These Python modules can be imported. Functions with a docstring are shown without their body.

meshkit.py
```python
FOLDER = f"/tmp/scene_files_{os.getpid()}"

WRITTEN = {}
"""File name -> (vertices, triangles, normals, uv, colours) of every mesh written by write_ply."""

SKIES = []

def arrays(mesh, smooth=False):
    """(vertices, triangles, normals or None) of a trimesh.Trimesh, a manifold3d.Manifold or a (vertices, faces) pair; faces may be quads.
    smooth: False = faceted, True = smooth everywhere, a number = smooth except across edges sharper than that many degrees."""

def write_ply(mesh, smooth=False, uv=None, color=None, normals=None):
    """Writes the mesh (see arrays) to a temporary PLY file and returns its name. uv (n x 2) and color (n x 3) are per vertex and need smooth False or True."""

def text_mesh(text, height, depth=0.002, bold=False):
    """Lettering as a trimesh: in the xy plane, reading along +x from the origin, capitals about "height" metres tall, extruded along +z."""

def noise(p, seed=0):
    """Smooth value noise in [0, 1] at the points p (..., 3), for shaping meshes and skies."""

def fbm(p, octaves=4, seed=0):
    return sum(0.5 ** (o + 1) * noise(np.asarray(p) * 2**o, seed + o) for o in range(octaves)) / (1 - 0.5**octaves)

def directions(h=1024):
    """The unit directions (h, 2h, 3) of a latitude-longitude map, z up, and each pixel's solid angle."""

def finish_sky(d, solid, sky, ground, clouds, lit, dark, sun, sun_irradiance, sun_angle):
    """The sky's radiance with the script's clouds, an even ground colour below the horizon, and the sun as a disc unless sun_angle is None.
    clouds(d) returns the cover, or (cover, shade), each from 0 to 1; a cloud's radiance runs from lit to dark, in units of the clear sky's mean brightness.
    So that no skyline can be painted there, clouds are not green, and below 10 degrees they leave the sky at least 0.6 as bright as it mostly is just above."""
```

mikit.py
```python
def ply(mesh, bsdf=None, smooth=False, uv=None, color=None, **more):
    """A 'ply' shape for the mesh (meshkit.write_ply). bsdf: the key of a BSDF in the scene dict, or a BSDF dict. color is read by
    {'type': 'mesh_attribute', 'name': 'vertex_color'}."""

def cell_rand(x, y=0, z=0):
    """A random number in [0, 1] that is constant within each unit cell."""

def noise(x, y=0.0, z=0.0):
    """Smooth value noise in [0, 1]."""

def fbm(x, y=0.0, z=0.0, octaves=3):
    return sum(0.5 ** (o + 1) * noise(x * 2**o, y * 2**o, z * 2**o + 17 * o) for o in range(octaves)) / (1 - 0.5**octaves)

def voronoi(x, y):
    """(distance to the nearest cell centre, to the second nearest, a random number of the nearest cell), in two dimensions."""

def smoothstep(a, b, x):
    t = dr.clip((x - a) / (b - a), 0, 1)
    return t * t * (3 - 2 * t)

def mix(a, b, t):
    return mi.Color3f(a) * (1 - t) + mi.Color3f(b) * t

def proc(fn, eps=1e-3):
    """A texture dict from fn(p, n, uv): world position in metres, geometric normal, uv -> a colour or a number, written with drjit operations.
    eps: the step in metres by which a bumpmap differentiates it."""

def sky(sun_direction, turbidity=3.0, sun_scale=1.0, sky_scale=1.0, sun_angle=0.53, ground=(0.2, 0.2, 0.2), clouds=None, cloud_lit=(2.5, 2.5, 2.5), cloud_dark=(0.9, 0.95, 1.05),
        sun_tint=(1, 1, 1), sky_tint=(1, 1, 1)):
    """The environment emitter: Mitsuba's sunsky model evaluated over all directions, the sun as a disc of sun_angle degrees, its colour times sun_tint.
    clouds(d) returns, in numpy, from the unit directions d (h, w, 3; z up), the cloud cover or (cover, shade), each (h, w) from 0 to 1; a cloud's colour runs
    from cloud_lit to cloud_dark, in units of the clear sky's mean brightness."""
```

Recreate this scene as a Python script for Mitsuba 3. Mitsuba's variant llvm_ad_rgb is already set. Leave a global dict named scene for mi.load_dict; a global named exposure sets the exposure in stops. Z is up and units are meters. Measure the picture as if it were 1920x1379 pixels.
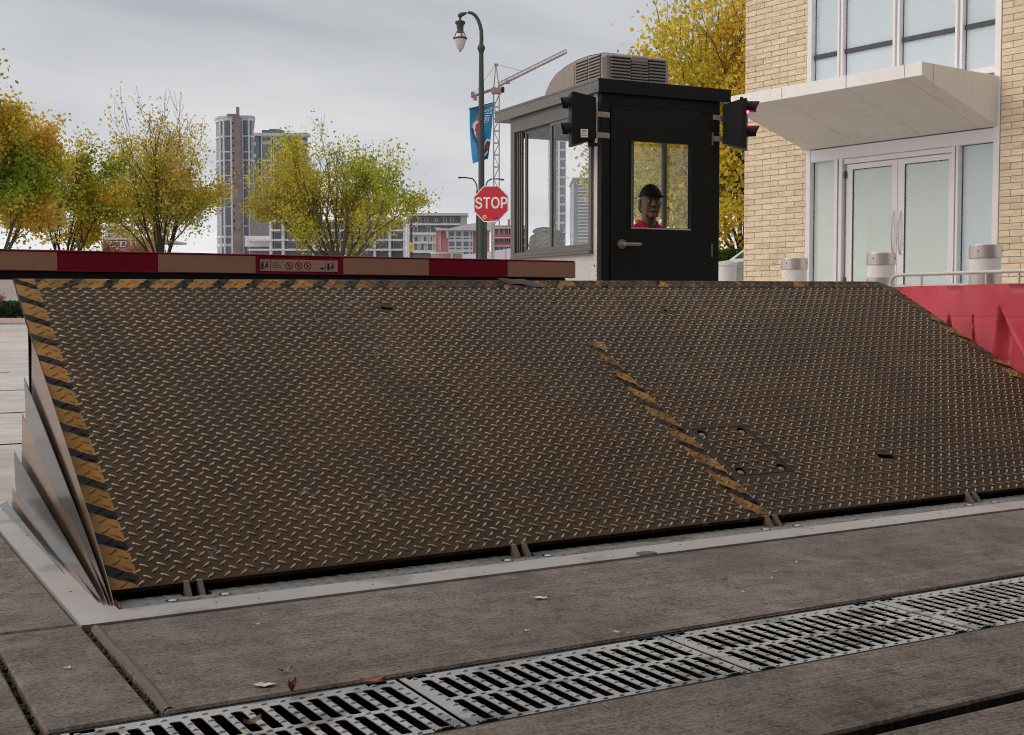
import math
import numpy as np, trimesh, drjit as dr, mitsuba as mi
from shapely.geometry import Polygon, Point, box as sbox
from shapely.ops import unary_union
import mikit, meshkit
from mikit import noise, fbm, smoothstep, mix, cell_rand

T = mi.ScalarTransform4f
# ------------------------------------------------------------------ camera, sky, exposure
EYE = np.array([0.0, 0.0, 0.85])
YAW, PITCH, FPX = math.radians(29.1), math.atan(114.5 / 2370.0), 2370.0
FWD = np.array([math.sin(YAW) * math.cos(PITCH), math.cos(YAW) * math.cos(PITCH), -math.sin(PITCH)])
exposure = 2.80
scene = {'type': 'scene'}
labels = {}
scene['camera'] = {'type': 'perspective', 'fov': 2 * math.degrees(math.atan(960 / FPX)), 'fov_axis': 'x', 'near_clip': 0.05, 'far_clip': 3000.0,
                   'to_world': T().look_at(origin=EYE.tolist(), target=(EYE + FWD).tolist(), up=[0, 0, 1])}

def clouds(d):
    el = np.degrees(np.arcsin(np.clip(d[..., 2], -1, 1)))
    p = np.stack([d[..., 0] / (d[..., 2] + 0.25), d[..., 1] / (d[..., 2] + 0.25), 0 * d[..., 0]], -1)
    n = meshkit.fbm(p * np.array([1.3, 3.0, 1.0]), 5, 3)
    sh = np.clip((el - 0.5) / 12.0, 0, 1) ** 0.7 * 0.74 + (n - 0.5) * 0.85
    return np.ones_like(el), np.clip(sh, 0, 1)   # bright band low over the horizon, greyer and cooler above

scene['sky'] = mikit.sky([-0.74, 0.22, 0.62], turbidity=4, sun_scale=0.20, sun_angle=50, sun_tint=(0.90, 0.97, 1.10), clouds=clouds,
                         cloud_lit=(1.42, 1.42, 1.40), cloud_dark=(0.64, 0.675, 0.735), ground=(0.16, 0.15, 0.14))
scene['sky']['sampling_weight'] = 8.0

# ------------------------------------------------------------------ helpers
SLOPE = 0.0072                      # the drive's cross fall
I4 = np.eye(4)
GND = np.eye(4); GND[2, 0] = SLOPE
RNG = np.random.default_rng(11)

def frame(o, e1, e2):
    m = np.eye(4); m[:3, 0] = [e1[0], e1[1], 0]; m[:3, 1] = [e2[0], e2[1], 0]; m[:3, 3] = o
    return m

def free(key):
    if key not in scene and key not in labels:
        return key
    k = 1
    while f'{key}_{k:03d}' in scene or f'{key}_{k:03d}' in labels:
        k += 1
    return f'{key}_{k:03d}'

def thing(name, label=None, cat=None, group=None, kind=None):
    key = free(name); d = {}
    if label: d['label'] = label
    if cat: d['category'] = cat
    if group: d['group'] = group
    if kind: d['kind'] = kind
    labels[key] = d
    return key

def put(key, mesh, mat, M=None, smooth=False, **kw):
    if M is not None:
        if isinstance(mesh, trimesh.Trimesh):
            mesh = mesh.copy(); mesh.apply_transform(M)
    scene[key] = mikit.ply(mesh, mat, smooth=smooth, **kw)
    return key

def part(par, name, mesh, mat, M=None, smooth=False, kind=None, label=None, **kw):
    key = free(f'{par}__{name}')
    put(key, mesh, mat, M, smooth, **kw)
    if kind or label:
        labels[key] = {**({'kind': kind} if kind else {}), **({'label': label} if label else {})}
    return key

def solo(name, mesh, mat, label=None, cat=None, M=None, smooth=False, group=None, kind=None, **kw):
    key = thing(name, label, cat, group, kind)
    return put(key, mesh, mat, M, smooth, **kw)

def cat_(*ms):
    ms = [m for x in ms for m in (x if isinstance(x, (list, tuple)) else [x])]
    return trimesh.util.concatenate(ms)

def box(x0, x1, y0, y1, z0, z1, b=0.0):
    if b <= 0:
        m = trimesh.creation.box(extents=(x1 - x0, y1 - y0, z1 - z0))
        m.apply_translation(((x0 + x1) / 2, (y0 + y1) / 2, (z0 + z1) / 2)); return m
    b = min(b, 0.49 * (x1 - x0), 0.49 * (y1 - y0), 0.49 * (z1 - z0))
    pts = []
    for sx, ax in ((1, x0), (-1, x1)):
        for sy, ay in ((1, y0), (-1, y1)):
            for sz, az in ((1, z0), (-1, z1)):
                pts += [(ax, ay + sy * b, az + sz * b), (ax + sx * b, ay, az + sz * b), (ax + sx * b, ay + sy * b, az)]
    return trimesh.convex.convex_hull(np.array(pts))

def prism(poly, h0, h1):
    if not isinstance(poly, Polygon): poly = Polygon(poly)
    m = trimesh.creation.extrude_polygon(poly, h1 - h0, engine='earcut'); m.apply_translation((0, 0, h0)); return m

def prism_x(poly, x0, x1):          # polygon in (y, z) drawn out along x
    m = prism(poly, 0, x1 - x0)
    m.apply_transform(np.array([[0, 0, 1, x0], [1, 0, 0, 0], [0, 1, 0, 0], [0, 0, 0, 1.0]])); return m

def prism_y(poly, y0, y1):          # polygon in (x, z) drawn out along y
    m = prism(poly, 0, y1 - y0)
    m.apply_transform(np.array([[1, 0, 0, 0], [0, 0, -1, y1], [0, 1, 0, 0], [0, 0, 0, 1.0]])); return m

def tube(pts, r, sides=8, caps=True):
    p = np.asarray(pts, float); r = np.broadcast_to(np.asarray(r, float), (len(p),))
    t = np.gradient(p, axis=0); t /= np.linalg.norm(t, axis=1, keepdims=True) + 1e-12
    ref = np.array([0, 0, 1.0]) if abs(t[0][2]) < 0.9 else np.array([1.0, 0, 0])
    a = np.cross(t, ref); a /= np.linalg.norm(a, axis=1, keepdims=True) + 1e-12
    b = np.cross(t, a); an = np.arange(sides) * 2 * np.pi / sides
    v = (p[:, None] + r[:, None, None] * (np.cos(an)[None, :, None] * a[:, None] + np.sin(an)[None, :, None] * b[:, None])).reshape(-1, 3)
    i, j = np.meshgrid(np.arange(len(p) - 1), np.arange(sides), indexing='ij'); k = (j + 1) % sides
    f = np.concatenate([np.stack([i * sides + j, i * sides + k, (i + 1) * sides + k], -1).reshape(-1, 3), np.stack([i * sides + j, (i + 1) * sides + k, (i + 1) * sides + j], -1).reshape(-1, 3)])
    if caps:
        n = len(v); v = np.vstack([v, p[0], p[-1]]); j = np.arange(sides); o = (len(p) - 1) * sides
        f = np.vstack([f, np.stack([j * 0 + n, (j + 1) % sides, j], 1), np.stack([j * 0 + n + 1, o + j, o + (j + 1) % sides], 1)])
    m = trimesh.Trimesh(v, f, process=False); m.invert(); return m

def cyl(p0, p1, r0, r1=None, sides=16):
    return tube([p0, p1], [r0, r0 if r1 is None else r1], sides)

def lathe(prof, c=(0, 0, 0), sides=20):
    m = trimesh.creation.revolve(np.array(prof, float), sections=sides); m.apply_translation(c)
    if m.volume < 0: m.invert()
    return m

def ell(c, r, sub=2):
    m = trimesh.creation.icosphere(subdivisions=sub); m.apply_scale(r); m.apply_translation(c); return m

def txt(s, h, o, ax, up, depth=0.002, bold=True, sx=1.0, center=True):
    m = meshkit.text_mesh(s, h, depth, bold); v = m.vertices.copy()
    if center: v[:, 0] -= v[:, 0].max() / 2
    v[:, 0] *= sx; ax, up = np.array(ax, float), np.array(up, float); n = np.cross(ax, up)
    m.vertices = np.array(o) + v[:, :1] * ax + v[:, 1:2] * up + v[:, 2:] * n; return m

RIGHT = np.array([math.cos(YAW), -math.sin(YAW), 0.0]); AHEAD = np.array([math.sin(YAW), math.cos(YAW), 0.0])
def far_frame(px, D, turn=0.0):     # a level frame D metres ahead, its x axis to the right, its y axis away
    o = EYE + AHEAD * D + RIGHT * (px - 960) * D / FPX; o[2] = 0
    c, s = math.cos(turn), math.sin(turn)
    return frame(o, RIGHT * c + AHEAD * s, AHEAD * c - RIGHT * s)
def zat(y, D): return EYE[2] + D * math.tan(math.atan((689.5 - y) / FPX) - PITCH)

# ------------------------------------------------------------------ materials
def mat(name, col, rough=0.6, metal=0.0, spec=0.5, **kw):
    base = col if isinstance(col, dict) else {'type': 'rgb', 'value': list(col)}
    scene[name] = {'type': 'twosided', 'bsdf': {'type': 'principled', 'base_color': base, 'roughness': rough, 'metallic': metal, 'specular': spec, **kw}}
    return name
def bumped(name, col, rough, hfn, scale=1.0, eps=1e-3, metal=0.0, spec=0.5):
    base = col if isinstance(col, dict) else {'type': 'rgb', 'value': list(col)}
    scene[name] = {'type': 'twosided', 'bsdf': {'type': 'bumpmap', 'arbitrary': mikit.proc(hfn, eps), 'scale': scale, 'bsdf': {'type': 'principled', 'base_color': base, 'roughness': rough, 'metallic': metal, 'specular': spec}}}
    return name
def vcol(name, rough=0.7, spec=0.3):
    return mat(name, {'type': 'mesh_attribute', 'name': 'vertex_color'}, rough, 0.0, spec)

def concrete_col(p, n, uv):
    broom = noise(p.x * 0.9, p.y * 250.0, 0.0)
    fine = noise(p.x * 170.0, p.y * 170.0, 0.0)
    agg = 0.5 * fine + 0.5 * noise(p.x * 210.0, p.y * 230.0, 8.0)
    blot = fbm(p.x * 1.3 + 3.0, p.y * 1.5, 1.0, 5)
    tyre = smoothstep(0.50, 0.75, fbm(p.x * 3.2 + 1.0, p.y * 0.35, 12.0, 3))
    mott = fbm(p.x * 15.0, p.y * 15.0, 5.0, 4)
    stain = smoothstep(0.55, 0.72, fbm(p.x * 1.7 + 11.0, p.y * 2.6 + 4.0, 2.0, 4))
    pits = smoothstep(0.86, 0.93, noise(p.x * 90.0, p.y * 90.0, 3.0))
    k = 0.20 * broom + 0.34 * mott + 0.46 * agg
    c = mix((0.095, 0.077, 0.067), (0.24, 0.202, 0.180), smoothstep(0.25, 0.75, k))
    c = c * (0.70 + 0.46 * blot) * (1 - 0.14 * tyre)
    spot = smoothstep(0.74, 0.80, noise(p.x * 21.0 + 3.0, p.y * 21.0, 4.0)) * smoothstep(0.45, 0.6, fbm(p.x * 2.0, p.y * 2.0, 3.0, 2))
    c = mix(c, c * mi.Color3f(0.5, 0.47, 0.45), spot * 0.4)
    c = mix(c, c * mi.Color3f(0.62, 0.55, 0.5), stain * 0.3)
    return c * (1 - 0.45 * pits)
def concrete_h(p, n, uv):
    return 0.0007 * noise(p.x * 0.9, p.y * 250.0, 0.0) + 0.0011 * noise(p.x * 170.0, p.y * 170.0, 2.0) + 0.001 * fbm(p.x * 12.0, p.y * 16.0, 4.0, 3)
bumped('m_concrete', mikit.proc(concrete_col), 0.75, concrete_h, 1.0, 0.0012, spec=0.35)
mat('m_concrete_plain', (0.14, 0.112, 0.098), 0.8, spec=0.3)
def far_conc(p, n, uv):
    return mix((0.33, 0.30, 0.285), (0.47, 0.435, 0.415), fbm(p.x * 0.8, p.y * 0.8, 0.0, 4)) * (0.85 + 0.3 * noise(p.x * 9.0, p.y * 9.0))
mat('m_far_concrete', mikit.proc(far_conc), 0.8, spec=0.3)
def asphalt(p, n, uv):
    return mix((0.19, 0.185, 0.195), (0.27, 0.26, 0.27), fbm(p.x * 0.3 + p.y * 0.1, p.y * 0.9, 0.0, 3))
mat('m_asphalt', mikit.proc(asphalt), 0.8)
mat('m_dirt', (0.022, 0.019, 0.014), 0.95, spec=0.1)
mat('m_black_void', (0.008, 0.008, 0.009), 0.9, spec=0.1)

PLATE_W, PLATE_L = 4.68, 1.949
def plate_col(p, n, uv):
    x, w = uv.x, uv.y
    c = mix((0.052, 0.0305, 0.017), (0.080, 0.048, 0.0275), fbm(x * 1.4, w * 2.2, 0.0, 4))
    c = c * (0.82 + 0.36 * fbm(x * 9.0, w * 9.0, 2.0, 3))
    grime = smoothstep(0.5, 0.72, fbm(x * 2.0 + 7.0, w * 1.2, 8.0, 4))
    c = mix(c, mi.Color3f(0.036, 0.028, 0.02), grime * 0.22)
    run = smoothstep(0.50, 0.78, fbm(x * 15.0, w * 0.7, 5.0, 3)) * 0.28
    lane = smoothstep(0.30, 0.0, dr.abs(x - 1.45)) + smoothstep(0.30, 0.0, dr.abs(x - 3.15))
    scr = smoothstep(0.66, 0.80, fbm(x * 60.0, w * 1.6 + 2.0, 7.0, 2)) * lane
    c = mix(c, mi.Color3f(0.035, 0.028, 0.022), run)
    chip = smoothstep(0.80, 0.86, noise(x * 55.0, w * 55.0, 1.0)) * smoothstep(0.55, 0.7, fbm(x * 3.0, w * 3.0, 3.0, 2))
    c = mix(c, mi.Color3f(0.20, 0.165, 0.135), scr * 0.15)
    rust = smoothstep(0.62, 0.78, fbm(x * 5.0 + 9.0, w * 2.4, 10.0, 4))
    c = mix(c, mi.Color3f(0.105, 0.046, 0.018), rust * 0.12)
    return mix(c, mi.Color3f(0.3, 0.27, 0.25), chip * 0.3)
mat('m_plate', mikit.proc(plate_col), 0.55, spec=0.09)
mat('m_lugs', {'type': 'mesh_attribute', 'name': 'vertex_color'}, 0.24, metal=0.35, spec=0.9)

def frac(x): return x - dr.floor(x)
def tape_col(p, n, uv):
    x, w = uv.x, uv.y
    jig = 0.012 * (noise(x * 40.0, w * 40.0) - 0.5)
    side = frac((w + 0.8 * x - 1.752 + jig) / 0.153) < 0.33
    top = frac((x - 0.72 * (w - 1.96) - 0.2315 + jig) / 0.149) < 0.31
    seam = frac((w + 1.25 * (x - 2.3) - 1.10 + jig) / 0.163) < 0.40
    ist = (w > 1.862) & (x > 0.078)
    iss = (x > 1.0) & (x < 4.4) & (w <= 1.862)
    black = dr.select(ist, top, dr.select(iss, seam, side))
    y = mix((0.23, 0.110, 0.028), (0.36, 0.18, 0.048), fbm(x * 14.0, w * 14.0, 1.0, 3))
    k = mix((0.007, 0.006, 0.005), (0.018, 0.015, 0.013), noise(x * 30.0, w * 30.0))
    c = dr.select(black, k, y)
    # worn, dirty tape: towards the right of the top edge, the joint and the right-hand edge
    wear = dr.select(ist, 0.25 + 0.75 * smoothstep(0.5, 2.0, x), dr.select(iss, 0.42 + 0.5 * smoothstep(1.0, 1.35, w), dr.select(x > 4.4, mi.Float(0.85), mi.Float(0.12))))
    d = smoothstep(0.62 - 0.4 * wear, 0.75 - 0.3 * wear, fbm(x * 11.0, w * 11.0, 6.0, 4))
    dirt = mix((0.022, 0.018, 0.014), (0.10, 0.07, 0.052), fbm(x * 25.0, w * 25.0, 9.0, 2))
    return mix(c, dirt, d * (0.25 + 0.7 * wear))
mat('m_tape', mikit.proc(tape_col), 0.55, spec=0.12)

def galv(p, n, uv):
    c = mix((0.30, 0.30, 0.305), (0.66, 0.655, 0.65), fbm(p.x * 5.0, p.y * 9.0, 0.0, 4))
    rust = smoothstep(0.58, 0.75, fbm(p.x * 8.0 + 5.0, p.y * 20.0, 7.0, 4))
    return mix(c, mi.Color3f(0.15, 0.125, 0.11), rust * 0.7)
mat('m_grate', mikit.proc(galv), 0.42, metal=0.45, spec=0.6)
def steel(p, n, uv):
    c = mix((0.46, 0.435, 0.43), (0.62, 0.59, 0.585), fbm(p.x * 2.0, p.y * 6.0, p.z * 6.0, 4))
    return mix(c, mi.Color3f(0.25, 0.22, 0.21), smoothstep(0.62, 0.8, fbm(p.x * 9.0, p.y * 9.0, p.z * 9.0, 3)) * 0.5)
mat('m_flange', mikit.proc(steel), 0.38, metal=0.5)
def strip_col(p, n, uv): return galv(p, n, uv) * 0.38
mat('m_strip', mikit.proc(strip_col), 0.5, metal=0.1, spec=0.3)
mat('m_skirt', (0.33, 0.195, 0.125), 0.17, metal=0.9)
mat('m_skirt_dark', (0.14, 0.142, 0.15), 0.14, metal=0.92)
mat('m_hatch_bolt', (0.22, 0.19, 0.165), 0.4, metal=0.5)
mat('m_bolt', (0.55, 0.54, 0.53), 0.3, metal=0.8)
mat('m_brown_steel', (0.15, 0.11, 0.088), 0.5)
mat('m_black_paint', (0.011, 0.0105, 0.008), 0.55, spec=0.2)
mat('m_black_rubber', (0.014, 0.013, 0.013), 0.8, spec=0.2)
mat('m_signal_black', (0.011, 0.011, 0.011), 0.5, spec=0.25)
mat('m_red', (0.27, 0.006, 0.022), 0.4, spec=0.5)
mat('m_white_band', (0.50, 0.25, 0.165), 0.4, spec=0.5)
mat('m_sticker', (0.56, 0.34, 0.26), 0.5)
mat('m_print_red', (0.35, 0.02, 0.02), 0.5)
mat('m_print_black', (0.02, 0.02, 0.02), 0.5)
mat('m_sign_red', (0.56, 0.016, 0.035), 0.45)
mat('m_white', (0.78, 0.77, 0.76), 0.5)
mat('m_yellow', (0.75, 0.55, 0.10), 0.5)
mat('m_navy', (0.02, 0.03, 0.10), 0.5)
mat('m_post_steel', (0.42, 0.42, 0.42), 0.5, metal=0.4)
mat('m_lamp_green', (0.045, 0.055, 0.055), 0.5)
scene['m_lamp_globe'] = {'type': 'twosided', 'bsdf': {'type': 'principled', 'base_color': {'type': 'rgb', 'value': [0.62, 0.58, 0.58]}, 'roughness': 0.25, 'specular': 0.5}}
mat('m_banner_blue', (0.02, 0.26, 0.52), 0.7)
def stained_w(a):
    def fn(p, n, uv): return mi.Color3f(a) * (0.86 + 0.26 * fbm(p.x * 3.0, p.y * 3.0, p.z * 1.1, 4))
    return mikit.proc(fn)
mat('m_skin', (0.22, 0.13, 0.10), 0.55, spec=0.35)
mat('m_shirt', (0.50, 0.015, 0.05), 0.85, spec=0.2)
mat('m_cap', (0.015, 0.017, 0.018), 0.7, spec=0.3)
mat('m_trousers', (0.03, 0.03, 0.04), 0.85)
mat('m_eye', (0.45, 0.43, 0.4), 0.3)
mat('m_lip', (0.24, 0.10, 0.085), 0.6)
mat('m_hair', (0.05, 0.04, 0.035), 0.8)
mat('m_booth_white', stained_w((0.56, 0.53, 0.52)), 0.55)
mat('m_booth_frame', (0.14, 0.13, 0.125), 0.45, metal=0.3)
mat('m_booth_roof', (0.15, 0.14, 0.14), 0.5)
mat('m_roof_black', (0.012, 0.0115, 0.011), 0.6, spec=0.2)
mat('m_booth_inner', (0.42, 0.41, 0.40), 0.7)
mat('m_ac', (0.27, 0.235, 0.215), 0.55)
mat('m_dark', (0.022, 0.022, 0.022), 0.7)
mat('m_tan_plate', (0.42, 0.34, 0.28), 0.45, metal=0.3)
mat('m_chrome', (0.55, 0.47, 0.42), 0.28, metal=0.8)
mat('m_paper', (0.72, 0.70, 0.66), 0.8)
scene['m_pane'] = {'type': 'thindielectric', 'int_ior': 1.38}
mat('m_tan_bag', (0.075, 0.052, 0.03), 0.8)
mat('m_olive', (0.045, 0.047, 0.028), 0.85)
mat('m_card', (0.32, 0.19, 0.09), 0.8)
mat('m_mortar', (0.33, 0.27, 0.21), 0.9)
def brick_fn(k):
    a = [(0.70, 0.575, 0.42), (0.74, 0.615, 0.46), (0.64, 0.515, 0.37)][k]
    def fn(p, n, uv):
        return mi.Color3f(a) * (0.70 + 0.42 * fbm(p.x * 6.0 + k, p.y * 6.0, p.z * 22.0, 3) + 0.18 * fbm(p.x * 1.1, p.y * 1.1, p.z * 0.6, 3))
    return fn
for k in range(3): mat(f'm_brick_{k}', mikit.proc(brick_fn(k)), 0.8, spec=0.3)
mat('m_alu', (0.74, 0.71, 0.73), 0.4, metal=0.15)
mat('m_alu_dark', (0.05, 0.055, 0.06), 0.5)
mat('m_frost', (0.54, 0.62, 0.68), 0.05, spec=0.8)
mat('m_frost_green', (0.55, 0.635, 0.62), 0.05, spec=0.8)
def stained(a, s):
    def fn(p, n, uv):
        q = fbm(p.x * 1.6 + s, p.y * 1.6, p.z * 0.9, 4); r = smoothstep(0.5, 0.75, fbm(p.x * 9.0, p.y * 9.0, p.z * 0.8 + s, 3))
        return mi.Color3f(a) * (0.92 + 0.14 * q) * (1 - 0.05 * r)
    return mikit.proc(fn)
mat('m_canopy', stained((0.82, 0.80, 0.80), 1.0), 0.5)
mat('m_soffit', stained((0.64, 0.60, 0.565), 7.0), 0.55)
mat('m_bollard', (0.60, 0.53, 0.50), 0.35, metal=0.65)
mat('m_bollard_lens', (0.70, 0.66, 0.65), 0.4)
mat('m_rail', (0.62, 0.57, 0.52), 0.4)
def red_col(p, n, uv):
    c = mix((0.46, 0.04, 0.065), (0.58, 0.075, 0.10), fbm(p.x * 2.5, p.y * 2.5, p.z * 2.5, 3)); s = smoothstep(0.6, 0.8, fbm(p.x * 8.0, p.y * 8.0, p.z * 3.0, 4))
    return mix(c, mi.Color3f(0.30, 0.06, 0.06), s * 0.5)
mat('m_red_plastic', mikit.proc(red_col), 0.36, spec=0.5)
mat('m_planter', (0.62, 0.60, 0.60), 0.6)
mat('m_car', (0.60, 0.62, 0.66), 0.25, spec=0.7)
mat('m_car_glass', (0.03, 0.035, 0.04), 0.08, spec=0.8)
mat('m_tyre', (0.02, 0.02, 0.02), 0.85)
mat('m_bark', (0.060, 0.050, 0.045), 0.9, spec=0.15)
mat('m_bark_grey', (0.13, 0.105, 0.09), 0.9, spec=0.15)
scene['m_leaf'] = {'type': 'principledthin', 'base_color': {'type': 'mesh_attribute', 'name': 'vertex_color'}, 'roughness': 0.6, 'diff_trans': 1.05, 'spec_trans': 0.0}
vcol('m_vcol', 0.75)
mat('m_glass_far', (0.085, 0.115, 0.165), 0.15, spec=0.7)
mat('m_glass_grey', (0.15, 0.17, 0.21), 0.2, spec=0.6)
mat('m_white_far', (0.66, 0.66, 0.68), 0.6)
mat('m_grey_far', (0.20, 0.20, 0.215), 0.7)
mat('m_light_far', (0.50, 0.49, 0.50), 0.7)
mat('m_teal_far', (0.12, 0.16, 0.18), 0.4)
mat('m_pink_brick', (0.42, 0.195, 0.185), 0.85)
mat('m_shaft', (0.36, 0.27, 0.27), 0.85)
mat('m_red_far', (0.45, 0.10, 0.15), 0.7)
mat('m_tan_far', (0.30, 0.22, 0.19), 0.7)
mat('m_hoarding', (0.66, 0.62, 0.70), 0.7)
mat('m_crane', (0.30, 0.22, 0.22), 0.6)
mat('m_garage', (0.22, 0.20, 0.19), 0.85)
mat('m_cream_wall', (0.56, 0.51, 0.50), 0.8)
mat('m_verge', (0.30, 0.20, 0.16), 0.9)
scene['m_red_glow'] = {'type': 'twosided', 'bsdf': {'type': 'principled', 'base_color': {'type': 'rgb', 'value': [0.5, 0.01, 0.02]}, 'roughness': 0.3}}

# ------------------------------------------------------------------ ground, street, overhead roof
def rise(x, y):
    q = x - 0.2 * y
    a = np.clip((q - 1.0) / 12.0, 0, 1); a = a * a * (3 - 2 * a)
    b = np.clip((y - 6.2) / 6.0, 0, 1); b = b * b * (3 - 2 * b)
    return 1.1 * a * b
def terrain():
    xs = np.unique(np.concatenate([np.linspace(-1500, -60, 7), np.linspace(-60, 80, 71), np.linspace(80, 1500, 7)]))
    ys = np.unique(np.concatenate([np.linspace(-1500, -40, 5), np.linspace(-40, 5.9, 8), np.linspace(5.9, 60, 50), np.linspace(60, 2000, 9)]))
    X, Y = np.meshgrid(xs, ys, indexing='ij')
    Z = SLOPE * np.clip(X, -15, 20) * (np.abs(Y) < 60) + rise(X, Y) - np.where(Y < 5.85, 0.45, 0.0)
    v = np.stack([X, Y, Z], -1).reshape(-1, 3); ny = len(ys)
    i, j = np.meshgrid(np.arange(len(xs) - 1), np.arange(ny - 1), indexing='ij')
    a = (i * ny + j).ravel(); f = np.vstack([np.stack([a, a + ny, a + ny + 1], 1), np.stack([a, a + ny + 1, a + 1], 1)])
    return trimesh.Trimesh(v, f, process=False)
solo('ground', terrain(), 'm_far_concrete', kind='structure', label='concrete ground running out to the street')
# the street that crosses beyond the drive, its far kerb and verge
E1S, E2S = RIGHT, AHEAD
SF = frame([0, 0, 0], E1S, E2S)
solo('road', box(-260, 2.0, 25.0, 57.0, 0.0, 0.012), 'm_asphalt', M=SF, kind='structure', label='grey asphalt street beyond the barrier')
solo('kerb', box(-260, 2.0, 57.0, 57.35, 0.0, 0.14, 0.02), 'm_far_concrete', M=SF, kind='structure', label='far kerb of the street')
solo('verge', box(-260, 2.0, 57.35, 90.0, 0.0, 0.13), 'm_verge', M=SF, kind='structure', label='brown verge beyond the far kerb')

pave = thing('pavement', 'brown grey broom finished concrete slabs of the drive', None, kind='structure')
put(pave, prism(sbox(-14, -12, 16, 5.86).difference(sbox(0.392, 2.2275, 9.52, 2.6085)).difference(sbox(0.738, 3.566, 5.46, 5.70)), -0.42, -0.035), 'm_dirt', GND)
def slab(x0, x1, y0, y1, top=0.0):
    part(pave, 'slab', box(x0, x1, y0, y1, -0.034, top, 0.006), 'm_concrete', GND)
G_Y0, G_Y1, G_X0 = 2.232, 2.603, 0.415
slab(0.634, 5.0, 2.625, 3.428); slab(5.006, 16, 2.625, 3.428)
slab(0.395, 0.614, 2.622, 3.462); slab(-2.6, 0.376, 1.2, 3.462); slab(-14, -2.62, -2, 3.462)
slab(-2.6, 0.606, 3.477, 5.856, 0.0); slab(-14, -2.62, 3.477, 5.856)
slab(0.393, 4.2, 1.832, 2.226); slab(4.21, 16, 1.832, 2.226)
slab(0.36, 4.0, -2.0, 1.80, -0.006); slab(4.01, 16, -2.0, 1.80, -0.006); slab(-2.6, 0.345, -2.0, 1.185)
slab(-14, 16, -12, -2.02); slab(5.62, 16, 3.434, 5.856); slab(0.78, 5.58, 5.84, 5.856)
# raised rounded lip of the slab beside the joint
lip = [np.array([0.6465 + 0.002 * math.sin(9 * t), t, -0.0075 + 0.0012 * math.sin(23 * t)]) for t in np.linspace(2.64, 3.42, 30)]
part(pave, 'joint_lip', tube(lip, [0.0135 + 0.0006 * math.sin(1.7 * k) for k in range(30)], 8), 'm_concrete_plain', GND, smooth=40)
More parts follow.
